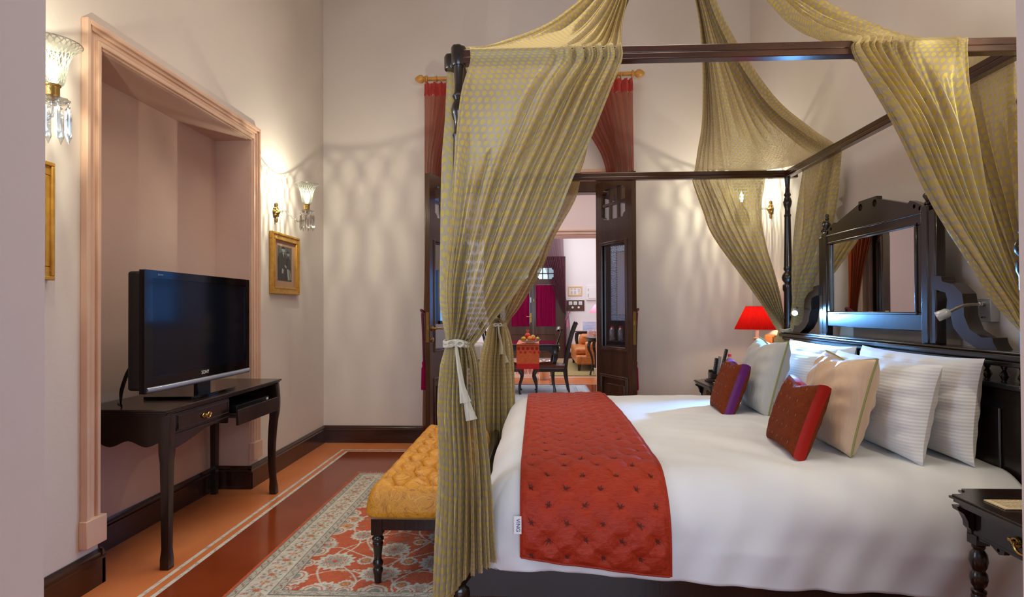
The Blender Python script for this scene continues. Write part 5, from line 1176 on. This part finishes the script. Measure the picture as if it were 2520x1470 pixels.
# far double door, closed, with light behind its small panes
m = MB(); m.box(-.74, -.665, YF - .02, YF + .1, 0, 2.44); m.box(.515, .70, YF - .02, YF + .1, 0, 2.44); m.box(-.665, .515, YF - .02, YF + .1, 2.335, 2.44); struct(m, 'door_frame', door_wood, bevel=.004)
def far_leaf(nm, x0, x1):
    px0, px1 = x0 + .10, x1 - .10
    o = plate([(x0, .01), (x1, .01), (x1, 2.33), (x0, 2.33)], [notched(px0, px1, 1.90, 2.165, .045), [(px0 - .03, .82), (px1 + .03, .82), (px1 + .03, 1.76), (px0 - .03, 1.76)], [(px0 - .03, .14), (px1 + .03, .14), (px1 + .03, .57), (px0 - .03, .57)]],
              -.02, .02, lambda a, b, t_: (a, YF + .03 + t_, b)).build(nm, door_wood); o['kind'] = 'structure'
    m = MB(); cw = (px1 - px0) / 3
    for k in (1, 2): m.box(px0 + k * cw - .011, px0 + k * cw + .011, YF + .014, YF + .045, 1.90, 2.165)
    m.box(px0, px1, YF + .014, YF + .045, 2.02, 2.045); m.build('glazing_bar', door_wood, o)
    MB().box(px0, px1, YF + .040, YF + .044, 1.90, 2.165).build('small_pane', M('daylit_pane', (.6, .85, 1), .3, emis=((.50, .86, 1), 1.0)), o)
    MB().box(px0 - .03, px1 + .03, YF + .02, YF + .04, .14, .57).build('lower_panel', door_wood, o, bevel=.006)
    MB().box(px0 - .03, px1 + .03, YF + .034, YF + .04, .82, 1.76).build('glass_pane', clear, o)
    m = MB(); m.box(px0 - .045, px1 + .045, YF - .002, YF + .012, .795, .82); m.box(px0 - .045, px1 + .045, YF - .002, YF + .012, 1.76, 1.785); m.build('panel_moulding', door_wood, o)
    return o
f1 = far_leaf('door_3', -.665, -.085); f2 = far_leaf('door_4', -.078, .515)
m = MB(); m.box(-.155, -.115, YF - .002, YF + .01, .86, 1.08); m.tube([(-.135, YF, 1.0), (-.135, YF - .045, 1.0), (-.19, YF - .05, 1.0), (-.24, YF - .048, .998)], .009, 8); m.build('door_handle', brass, f1)
m = MB(); m.box(-.148, -.122, YF, YF + .01, 1.34, 1.46); m.build('lock_plate', steel, f1)
m = MB(); m.box(-.070, -.050, YF, YF + .01, 1.36, 1.42); m.box(-.075, -.045, YF - .002, YF + .01, 1.85, 1.92); m.build('bolt', brass, f2)
for x0, x1, lab in ((-.60, -.17, 'magenta gathered curtain on the left leaf of the far door'), (-.01, .46, 'magenta gathered curtain on the right leaf of the far door')):
    rw = [[(x0 + (x1 - x0) * k / 4, YF - .012, z) for k in range(5)] for z in (1.755, 1.5, 1.1, .765)]
    o = cloth(rw, .95, 16, nu=200, nv=20, seed=int(abs(x1) * 10), amp=.8).build('door_curtain', magenta); recenter(o, ((x0 + x1) / 2, YF - .012, .765)); tag(o, lab, 'curtain', 'magenta curtains on the far door')
# mauve sheer drape, tied back
t = T('sheer_curtain', 'mauve sheer curtain tied back at the right of the far door', 'curtain', (.70, YF - .12, 0))
def XX(a, b, z): return [(a + (b - a) * k / 4, YF - .12, z) for k in range(5)]
cloth([XX(.64, -.30, 3.15), XX(.645, -.05, 2.8), XX(.66, .10, 2.45), XX(.685, .28, 1.95), XX(.70, .45, 1.5), XX(.74, .60, 1.15), XX(.775, .70, 1.0), XX(.80, .66, .7), XX(.80, .64, .3), XX(.80, .64, .03)], 1.4, 10, nu=180, nv=140, seed=2, amp=1, taper=[.8, 1, 1, 1, .8, .5, .3, .5, .7, .8]).build('curtain_cloth', mauve_sheer, t)
m = MB(); m.tube([(.80, YF - .02, 1.13), (.79, YF - .10, 1.12), (.74, YF - .19, 1.0), (.69, YF - .17, .93), (.72, YF - .10, .95)], .014, 8); tb = m.build('tie_rope', M('mauve_cord', (.28, .08, .16), .6), t)
MB().lathe([(.01, 0), (.022, -.03), (.028, -.18), (0, -.19)], (.735, YF - .18, .93), 12).build('tassel', M('pink_tassel', (.45, .10, .22), .6), tb)
# things on the far wall
t = T('certificate_frame', 'small pale wood frame holding a printed certificate on the far wall', 'picture', (.925, YF, 1.605))
def frame_xz(mb, xa, xb, za, zb, wd, y0_, y1_):
    mb.box(xa, xb, y0_, y1_, za, za + wd); mb.box(xa, xb, y0_, y1_, zb - wd, zb); mb.box(xa, xa + wd, y0_, y1_, za + wd, zb - wd); mb.box(xb - wd, xb, y0_, y1_, za + wd, zb - wd)
m = MB(); frame_xz(m, .765, 1.087, 1.493, 1.720, .030, YF - .02, YF - .001); m.build('frame', M('pale_wood', (.72, .50, .24), .5), t, bevel=.002)
m = MB(); m.box(.79, 1.06, YF - .008, YF - .005, 1.52, 1.695)
for q, (ax_, az) in enumerate(((.82, 1.66), (.90, 1.66), (.99, 1.65), (.82, 1.60), (.90, 1.60), (.99, 1.60), (.82, 1.56), (.90, 1.56), (1.0, 1.545))):
    for r in range(3): m.add([(ax_, YF - .0085, az - r * .014), (ax_ + .05, YF - .0085, az - r * .014), (ax_ + .05, YF - .0085, az - r * .014 + .005), (ax_, YF - .0085, az - r * .014 + .005)], [(0, 1, 2, 3)], 1)
m.build('certificate', [white_p, ink], t)
t = T('fuse_box', 'white wall cabinet with a flush door beside the framed certificate', 'wall cabinet', (1.33, YF, 1.558))
MB().box(1.188, 1.48, YF - .05, YF - .001, 1.391, 1.727).build('body', white_p, t, bevel=.004); MB().box(1.225, 1.445, YF - .058, YF - .05, 1.43, 1.69).build('cabinet_door', white_p, t, bevel=.003)
m = MB(); m.box(1.232, 1.240, YF - .061, YF - .058, 1.60, 1.66); m.box(1.232, 1.240, YF - .061, YF - .058, 1.46, 1.54); m.build('hinge', black_plastic, t)
t = T('switch_panel', 'dark wooden switch board with three white switches and two round dimmers', 'switch panel', (.93, YF, 1.258))
MB().box(.719, 1.143, YF - .02, YF - .001, 1.131, 1.386).build('back_board', door_wood, t, bevel=.003)
for x in (.815, .93, 1.050):
    s_ = MB().box(x - .042, x + .042, YF - .028, YF - .02, 1.275, 1.357).build('switch_plate', white_p, t, bevel=.002); MB().box(x - .028, x + .028, YF - .032, YF - .028, 1.29, 1.342).build('rocker', M('grey_rocker', (.55, .6, .62), .4), s_)
for x in (.865, 1.010): m = MB(); m.lathe([(.026, 0), (.026, .008), (.014, .010), (.012, .022), (0, .022)], (x, YF - .02, 1.215), 18, (0, -1, 0)); m.build('dimmer_knob', white_p, t)
# window on the right wall (seen in the door glass)
m = MB(); 
for (a, b, c, d) in ((WY0, WY0 + .05, WZ0, WZ1), (WY1 - .05, WY1, WZ0, WZ1), (WY0, WY1, WZ0, WZ0 + .05), (WY0, WY1, WZ1 - .05, WZ1), ((WY0 + WY1) / 2 - .025, (WY0 + WY1) / 2 + .025, WZ0, WZ1)): m.box(LR + .02, LR + .08, a, b, c, d)
o = struct(m, 'window_3', door_wood); MB().box(LR + .10, LR + .11, WY0, WY1, WZ0, WZ1).build('window_daylight', M('sky_blue_pane', (.3, .6, 1), .4, emis=((.10, .36, 1), 2.6)), o)
o = window('window_4', LR + .02, 8.55, 9.35, WZ0, WZ1, 'x', door_wood); MB().box(LR + .10, LR + .11, 8.55, 9.35, WZ0, WZ1).build('window_daylight', MATS['sky_blue_pane'], o)
tag(recenter(MB().box(LR - .03, LR - .005, WY0 - .05, WY1 + .05, 1.78, 2.42).build('roman_blind', M('beige_blind', (.42, .36, .28), .8, bump=(30, .6, 3))), (LR - .02, 7.55, 2.1)), 'beige folded roman blind at the top of the living room window', 'blind')
# sideboard, venetian mirror and bottles on the left wall (seen in the door glass)
t = T('sideboard', 'dark wooden sideboard with a tall wood back against the living room left wall', 'sideboard', (-2.38, 6.65, 0))
m = MB(); m.box(-2.58, -2.18, 5.75, 7.5, .08, .70); m.build('body', door_wood, t, bevel=.004); MB().box(-2.59, -2.15, 5.72, 7.53, .70, .73).build('worktop', dark_wood, t, bevel=.004)
MB().box(-2.595, -2.56, 5.75, 7.5, .73, 2.35).build('back_panel', door_wood, t)
for k in range(3): d_ = MB().box(-2.185, -2.168, 5.90 + k * .50, 6.36 + k * .50, .12, .67).build('cabinet_door', door_wood, t, bevel=.005); MB().ball((-2.155, 6.32 + k * .50, .42), .012, n=8).build('knob', brass, d_)
for x in (-2.55, -2.21):
    for y in (5.80, 7.46): MB().tube([(x, y, 0), (x, y, .09)], .02, 8).build('foot', dark_wood, t)
t = T('venetian_mirror', 'tall mirror with beaded silver frame above the sideboard', 'mirror', (-2.555, 6.58, 1.55))
m = MB(); frame_yz(m, 6.23, 6.93, 1.0, 2.10, .09, -2.558, -2.54); fr_ = m.build('frame', M('etched_mirror', (.55, .60, .66), .15, 1, bump=(60, .8, 3)), t)
m = MB()
for z in np.arange(1.01, 2.10, .035):
    for y in (6.235, 6.325, 6.835, 6.925): m.ball((-2.538, y, z), .008, n=6)
for y in np.arange(6.24, 6.93, .035):
    for z in (1.005, 1.09, 2.01, 2.095): m.ball((-2.538, y, z), .008, n=6)
m.build('beading', silver, fr_); MB().box(-2.556, -2.548, 6.32, 6.84, 1.09, 2.01).build('mirror_glass', mirror_m, t)
for k, (y, c) in enumerate(((6.62, (.8, .1, .3)), (6.76, (.8, .1, .3)))):
    t = T('glass_bottle', ('clear bottle with pink cap nearer the door on the sideboard', 'clear bottle with pink cap farther from the door on the sideboard')[k], 'bottle', (-2.3, y, .73), 'bottles on the sideboard')
    MB().lathe([(0, 0), (.038, 0), (.04, .01), (.04, .13), (.028, .17), (.018, .18)], (-2.3, y, .73), 16).build('body', crystal, t); MB().lathe([(.02, .175), (.02, .20), (0, .202)], (-2.3, y, .73), 12).build('cap', M('pink_cap', (.75, .03, .12), .4), t)

# rugs
rug_obj('blue_rug', -1.35, .765, 7.05, 8.985, 'pale blue and white woven rug under the dining table', [(.45, .14, .12), (.60, .64, .66), (.42, .50, .58), (.55, .56, .58), (.30, .40, .52)], seed=5, step=.012, fringe=False, z=.001)
bpy.data.objects['blue_rug'].data.color_attributes['woven_colour']  # field is overpainted pale below
_ca = bpy.data.objects['blue_rug'].data.color_attributes['woven_colour']; _a = np.empty(len(_ca.data) * 4, dtype=np.float32); _ca.data.foreach_get('color', _a); _a = _a.reshape(-1, 4)
_red = (_a[:, 0] > _a[:, 2] * 1.8); _co = np.empty(len(_ca.data) * 3, dtype=np.float32); bpy.data.objects['blue_rug'].data.vertices.foreach_get('co', _co); _co = _co.reshape(-1, 3)
_in = (np.abs(_co[:, 0]) < 1.03) & (np.abs(_co[:, 1]) < .94) & _red; _a[_in, :3] = np.array([.58, .60, .62]) * (.85 + .3 * np.random.RandomState(1).rand(_in.sum(), 1)); _ca.data.foreach_set('color', _a.ravel())
m = MB(); m.box(.10, 2.2, 10.22, 13.2, .001, .012); o = m.build('olive_rug', olive); recenter(o, (1.1, 11.7, 0)); tag(o, 'olive gold rug under the tan leather armchair', 'rug')
# dining table
dt = T('dining_table', 'dark dining table with curved legs holding the fruit platter', 'table', (-.12, 8.50, .011))
tx0, tx1, ty0, ty1 = -.56, .315, 7.98, 9.02
m = MB(); m.box(tx0, tx1, ty0, ty1, .672, .690); m.box(tx0 + .012, tx1 - .012, ty0 + .012, ty1 - .012, .660, .672); m.build('table_top', M('polished_dark_wood', (.02, .006, .005), .12, coat=.8), dt, bevel=.005)
m = MB(); m.box(tx0 + .05, tx1 - .05, ty0 + .05, ty0 + .07, .60, .66); m.box(tx0 + .05, tx1 - .05, ty1 - .07, ty1 - .05, .60, .66); m.box(tx0 + .05, tx0 + .07, ty0 + .05, ty1 - .05, .60, .66); m.box(tx1 - .07, tx1 - .05, ty0 + .05, ty1 - .05, .60, .66); m.build('apron', dark_wood, dt)
for sx_ in (-1, 1):
    for sy_ in (-1, 1):
        m = MB(); x = (tx0 + .07 if sx_ < 0 else tx1 - .07); y = (ty0 + .07 if sy_ < 0 else ty1 - .07)
        cabriole(m, x, y, .65, sx_ * .7, sy_ * .7, .030, .016, .03); m.v = [(a, b, c + .011) for a, b, c in m.v]; m.ball((x, y, .028), .022, .022, .017, 8)
        m.add(*(lambda q: (q.v, q.f))(plate([(0, 0), (-sx_ * .10, 0), (-sx_ * .07, -.02), (-sx_ * .03, -.05), (0, -.09)], [], -.008, .008, lambda a, b, q: (x + a, y + q, .60 + b)))); m.build('leg', dark_wood, dt)
# runner on the table
rn_m = ramp_mat('orange_brocade', [(0, (.72, .13, .02)), (.45, (.78, .20, .03)), (.55, (.70, .06, .02)), (1, (.74, .14, .02))], 26, .5, 2, .1)
mb = MB(); xa, xb = -.275, .035
prof_ = [(9.03, .55), (9.03, .66), (9.02, .693), (8.9, .695), (8.0, .695), (7.972, .690), (7.962, .66), (7.958, .55), (7.956, .42), (7.955, .355)]
g = np.array([[(xa + (xb - xa) * k / 10, y + .004 * math.sin(k * 1.9) * (z < .6), z) for k in range(11)] for y, z in crom(np.array(prof_), np.linspace(0, 9, 60))]); mb.grid(g)
mb.mi = [1 if np.mean([mb.v[i][2] for i in f]) < .435 and mb.v[f[0]][1] < 8.2 else 0 for f in mb.f]
for k in range(5): 
    cx = xa + .03 + k * .0625
    mb.lathe([(.022, 0), (.020, .001), (0, .0012)], (cx, 7.959, .635), 10, (0, -1, 0), mi=2); mb.lathe([(.018, 0), (.016, .001), (0, .0012)], (cx + .030, 7.957, .585), 10, (0, -1, 0), mi=1)
rr_ = mb.build('table_runner', [rn_m, M('red_cloth', (.66, .012, .010), .55), M('dark_red_motif', (.52, .02, .01), .6)]); recenter(rr_, (-.12, 8.4, .69)); tag(rr_, 'orange and red brocade runner hanging over the dining table edge', 'table runner')
m = MB()
for k in range(17):
    x = xa + .006 + k * (xb - xa - .012) / 16; m.tube([(x, 7.955, .357), (x + .004 * math.sin(k), 7.952, .32), (x + .006 * math.sin(k * 2.3), 7.954, .285)], [.006, .005, .003], 5)
m.build('fringe', MATS['red_cloth'], rr_)
# fruit platter
pc = (-.09, 8.16, .698)
pl = T('fruit_platter', 'scalloped glass platter piled with fruit on the orange runner', 'platter', pc)
MB().lathe([(0, .0), (.05, .0), (.06, .006), (.11, .022), (.145, .044), (.148, .050), (.140, .050), (.10, .030), (0, .014)], pc, 40, fl=(14, .035)).build('dish', glass('pressed_glass', (.92, .9, .86), .1, .45), pl)
def fruit(nm, x, y, z, r, col, lab, stem=None, sc=(1, 1, 1)):
    o = MB().ball((0, 0, 0), r * sc[0], r * sc[1], r * sc[2], 16).build(nm, M(nm + '_skin_%d' % int(col[0] * 1000 + col[1] * 100), col, .35, bump=(60, .15, 2))); o.location = (pc[0] + x, pc[1] + y, pc[2] + z); tag(o, lab, 'fruit', 'fruit on the platter')
    if stem: s_ = MB(); s_.tube([(o.location.x, o.location.y, o.location.z + r * sc[2] * .9), (o.location.x + .006, o.location.y, o.location.z + r * sc[2] * .9 + stem)], [.006, .003], 6); s_.build('stem', M('fruit_stem', (.25, .15, .05), .7), o)
fruit('orange', -.005, -.045, .062, .038, (.85, .28, .03), 'orange at the front centre of the fruit platter')
fruit('apple', .045, -.035, .060, .034, (.72, .10, .03), 'red apple right of the orange on the fruit platter', .015)
fruit('mango', -.085, -.005, .060, .034, (.80, .42, .03), 'yellow mango at the left of the fruit platter', None, (1.25, 1, 1))
fruit('lemon', .105, -.01, .062, .026, (.82, .55, .05), 'yellow lemon at the right edge of the fruit platter', .02)
fruit('pear', .04, .04, .075, .034, (.70, .48, .10), 'yellow pear behind the apple on the fruit platter', .03, (1, 1, 1.25))
fruit('pomegranate', -.035, .0, .105, .040, (.75, .06, .05), 'red pomegranate crowning the fruit platter', None)
po = bpy.data.objects['pomegranate']; m = MB(); c_ = Vector(po.location)
for k in range(6):
    a = k * PI / 3; m.tube([c_ + Vector((0, 0, .035)), c_ + Vector((.012 * math.cos(a), .012 * math.sin(a), .062)), c_ + Vector((.018 * math.cos(a), .018 * math.sin(a), .085 + .012 * (k % 2)))], [.010, .007, .001], 5)
m.build('crown', M('pomegranate_crown', (.72, .16, .05), .5), po)
# dining chairs
def dining_chair(cx, s, label, y=8.20):
    """seat centre x; s=+1 chair back towards +X"""
    t = T('dining_chair', label, 'chair', (cx, y, .011), 'carved dining chairs at the table')
    w_, d_ = .21, .20; G = lambda a, b, z: (cx + s * a, y + b, z)
    m = MB(); pts = np.array([[G(a * d_ * 1.0, b * w_, .40 + .030 * (1 - abs(a)**3) * (1 - abs(b)**3)) for b in np.linspace(-1, 1, 14)] for a in np.linspace(-1, 1, 14)]); m.grid(pts)
    v = [G(a, b, z) for z in (.36, .401) for a in (-d_, d_) for b in (-w_, w_)]; m.add(v, [(0, 1, 3, 2), (0, 4, 5, 1), (2, 3, 7, 6), (0, 2, 6, 4), (1, 5, 7, 3)]); m.build('seat', ramp_mat('tooled_leather', [(0, (.06, .014, .008)), (.5, (.14, .035, .018)), (1, (.08, .02, .01))], 30, .3, 2, .4) if 'tooled_leather' not in bpy.data.materials else bpy.data.materials['tooled_leather'], t)
    m = MB(); v = [G(a, b, z) for a in (-d_ - .01, d_ + .01) for b in (-w_ - .01, w_ + .01) for z in (.315, .365)]; m.add(v, [(0, 1, 3, 2), (4, 6, 7, 5), (0, 4, 5, 1), (2, 3, 7, 6), (0, 2, 6, 4), (1, 5, 7, 3)]); m.build('seat_frame', dark_wood, t, bevel=.01)
    for b in (-1, 1):
        m = MB(); pts = crom(np.array([G(-d_, b * w_, .34), G(-d_ - .035, b * w_ * 1.05, .26), G(-d_ - .0, b * w_, .13), G(-d_ - .0, b * w_, .03), G(-d_ - .02, b * w_ * 1.02, .012)]), np.linspace(0, 4, 16)); m.tube([tuple(p) for p in pts], np.interp(range(16), [0, 4, 10, 14, 15], [.028, .024, .013, .016, .018]), 10); m.build('leg', dark_wood, t)
        m = MB(); pts = crom(np.array([G(d_, b * w_, .36), G(d_ + .012, b * w_, .22), G(d_ + .035, b * w_, .10), G(d_ + .05, b * w_, .012)]), np.linspace(0, 3, 14)); m.tube([tuple(p) for p in pts], np.interp(range(14), [0, 8, 13], [.026, .017, .014]), 10); m.build('leg', dark_wood, t)
        m = MB(); pts = crom(np.array([G(d_, b * w_, .34), G(d_ + .03, b * w_, .55), G(d_ + .09, b * w_ * .98, .80), G(d_ + .145, b * w_ * .95, .96), G(d_ + .165, b * w_ * .95, .985)]), np.linspace(0, 4, 20)); m.tube([tuple(p) for p in pts], np.interp(range(20), [0, 10, 17, 19], [.022, .018, .020, .024]), 8); m.build('back_post', dark_wood, t)
    m = MB()
    for (q0, q1, zz) in ((.105, .155, .88), (.10, .05, .60)):
        m.tube([G(q0 + .01 * math.sin(PI * k / 10), (-1 + k / 5) * w_ * .95, zz + .03 * math.sin(PI * k / 10)) for k in range(11)], [.018 + .008 * math.sin(PI * k / 10) for k in range(11)], 8)
    m.build('back_rail', dark_wood, t)
    m = plate([(-.06, .60), (.06, .60), (.03, .68), (.07, .76), (.05, .86), (.06, .90), (-.06, .90), (-.05, .86), (-.07, .76), (-.03, .68)], [circ(0, .78, .025, 12)], -.008, .008, lambda a, b, q: G(.02 + (b - .55) * .32 + q + .03, a, b)); m.build('splat', dark_wood, t)
    return t
dining_chair(.195, 1, 'dark carved dining chair with leather seat at the right of the dining table', 8.17)
dining_chair(-.435, -1, 'dark carved dining chair with leather seat at the left, mostly behind the far foot drape', 8.17)
# silver bucket behind the table leg
t = T('ice_bucket', 'polished silver bucket standing behind the dining table', 'bucket', (.12, 9.75, 0)); MB().lathe([(0, 0), (.085, 0), (.088, .01), (.11, .30), (.118, .31), (.112, .315), (.105, .30), (.08, .02), (0, .02)], (.12, 9.75, .001), 28).build('body', M('polished_silver', (.75, .77, .8), .12, 1), t)
# tan leather armchair
ac = T('leather_armchair', 'tan leather armchair with dark tapered legs on the olive rug', 'armchair', (1.35, 11.7, .012))
x0, x1, y0, y1 = .75, 1.95, 10.95, 12.75
for x in (x0 + .05, x1 - .05):
    for y in (y0 + .05, y1 - .1): m = MB(); m.tube([(x, y, .012), (x, y, .13)], [.022, .035], 8, sq=.8); m.build('leg', dark_wood, ac)
MB().box(x0, x1, y0, y1, .125, .30).build('base', leather, ac, bevel=.03)
MB().box(x0 - .02, x0 + .72, y0 + .20, y1 - .22, .30, .43).build('seat_cushion', leather, ac, bevel=.045)
for y in (y0 + .09, y1 - .09):
    m = MB(); m.box(x0 + .18, x1, y - .09, y + .09, .28, .48); m.tube([(x0 + .17, y, .47), (x1, y, .47)], .085, 18); m.build('armrest', leather, ac, bevel=.01)
MB().box(x1 - .50, x1, y0 + .15, y1 - .15, .30, .74).build('backrest', leather, ac, bevel=.08)
MB().obox((1.12, 12.35, .54), .42, .16, .22, (0, 0, 0)).build('back_cushion', leather, ac, bevel=.06)
# small round side table with books in front of the armchair
st = T('side_table', 'small round dark side table with curved legs beside the armchair', 'table', (1.09, 10.32, 0))
MB().lathe([(0, .655), (.225, .655), (.232, .66), (.232, .672), (.224, .678), (0, .678)], (1.09, 10.32, 0), 36).build('table_top', dark_wood, st)
MB().lathe([(0, .60), (.19, .60), (.20, .61), (.20, .655)], (1.09, 10.32, 0), 36).build('apron', dark_wood, st)
for a in (200, 290, 20, 110):
    q = math.radians(a); x, y = 1.09 + .15 * math.cos(q), 10.32 + .15 * math.sin(q); m = MB(); cabriole(m, x, y, .62, math.cos(q), math.sin(q), .024, .012, .04); m.v = [(a_, b_, max(c_, 0)) for a_, b_, c_ in m.v]; m.build('leg', dark_wood, st)
for k, (z, col, w_, lab) in enumerate(((.679, (.62, .45, .30), .30, 'thick cream paged book at the bottom of the stack on the side table'), (.713, (.60, .12, .08), .26, 'thin red book on top of the stack on the side table'))):
    o = MB().box(1.00, 1.00 + w_, 10.22, 10.42, z, z + (.033 if k == 0 else .018)).build('book', M('book_cover_%d' % k, col, .5), bevel=.002); recenter(o, (1.0 + w_ / 2, 10.32, z)); tag(o, lab, 'book', 'books on the side table')
o = MB().box(1.03, 1.25, 10.30, 10.50, .001, .12).build('paper_stack', cream_p, bevel=.002); recenter(o, (1.14, 10.40, 0)); tag(o, 'low cream box on the floor beneath the side table', 'box')
# console behind the armchair with books, lamp
cs = T('console_table', 'small dark console with curved legs against the far wall under the pink lamp', 'table', (1.2, 12.95, 0))
x0, x1, y0, y1 = .87, 1.60, 12.78, 13.12
MB().box(x0 - .02, x1, y0 - .02, y1 + .02, .665, .69).build('table_top', dark_wood, cs, bevel=.004); MB().box(x0 + .02, x1 - .04, y0 + .01, y1 - .01, .62, .665).build('apron', dark_wood, cs)
for x, y in ((x0 + .03, y0 + .02), (x1 - .05, y0 + .02), (x0 + .03, y1 - .02), (x1 - .05, y1 - .02)): m = MB(); cabriole(m, x, y, .64, -.5 if x < 1.2 else .5, 0, .026, .016, .03); m.build('leg', dark_wood, cs)
t = T('large_book', 'large blue and white picture book standing on the far console', 'book', (1.17, 12.86, .69)); MB().obox((1.17, 12.86, .795), .30, .02, .20, (-.2, 0, 0)).build('cover', M('blue_cover', (.16, .28, .62), .4, var=(6, (.75, .78, .85), 2), stretch=(.3, 1, 1)), t)
o = MB().obox((1.22, 12.1, .62), .34, .12, .24, (-.25, 0, 0)).build('throw_cushion', ramp_mat('red_print', [(0, (.35, .05, .06)), (.5, (.55, .5, .5)), (1, (.30, .04, .05))], 14, .7, 2, .1), bevel=.04); recenter(o, (1.22, 12.1, .5)); tag(o, 'red and white printed cushion on the leather armchair', 'cushion')
t = T('pink_lamp', 'table lamp with pink shade on the console by the far wall', 'lamp', (1.42, 12.95, .69))
MB().lathe([(.07, 0), (.07, .01), (.02, .03), (.03, .12), (.045, .2), (.02, .3), (.01, .36), (.01, .42)], (1.42, 12.95, .69), 18).build('base', brass, t)
def pink_m():
    m = sheer('pink_silk_shade', (.75, .22, .36), 1, .5); return m
MB().lathe([(.255, 1.085), (.13, 1.275)], (1.42, 12.95, 0), 36, cap=False).build('lamp_shade', pink_m(), t); MB().lathe([(.01, 1.26), (.01, 1.31), (.018, 1.32), (.012, 1.34), (0, 1.345)], (1.42, 12.95, 0), 10).build('finial', brass, t)
point('pink_lamp_light', (1.42, 12.95, 1.16), 9, (1, .8, .6), .04)
# pale upholstered chair left of the table
t = T('upholstered_chair', 'pale cream upholstered armchair glimpsed between the two foot drapes', 'armchair', (-1.1, 9.0, 0))
x0, x1, y0, y1 = -1.55, -.82, 8.62, 9.3
MB().box(x0, x1, y0, y1, .30, .46).build('seat', M('cream_upholstery', (.66, .62, .55), .8), t, bevel=.03)
MB().box(x0, x0 + .14, y0, y1, .46, .92).build('backrest', MATS['cream_upholstery'], t, bevel=.05)
for y in (y0 + .07, y1 - .07): MB().box(x0, x1 + .02, y - .07, y + .07, .30, .66).build('armrest', MATS['cream_upholstery'], t, bevel=.04)
for x in (x0 + .05, x1 - .04):
    for y in (y0 + .05, y1 - .05): MB().tube([(x, y, .0), (x, y, .31)], [.018, .026], 8, sq=.8).build('leg', dark_wood, t)
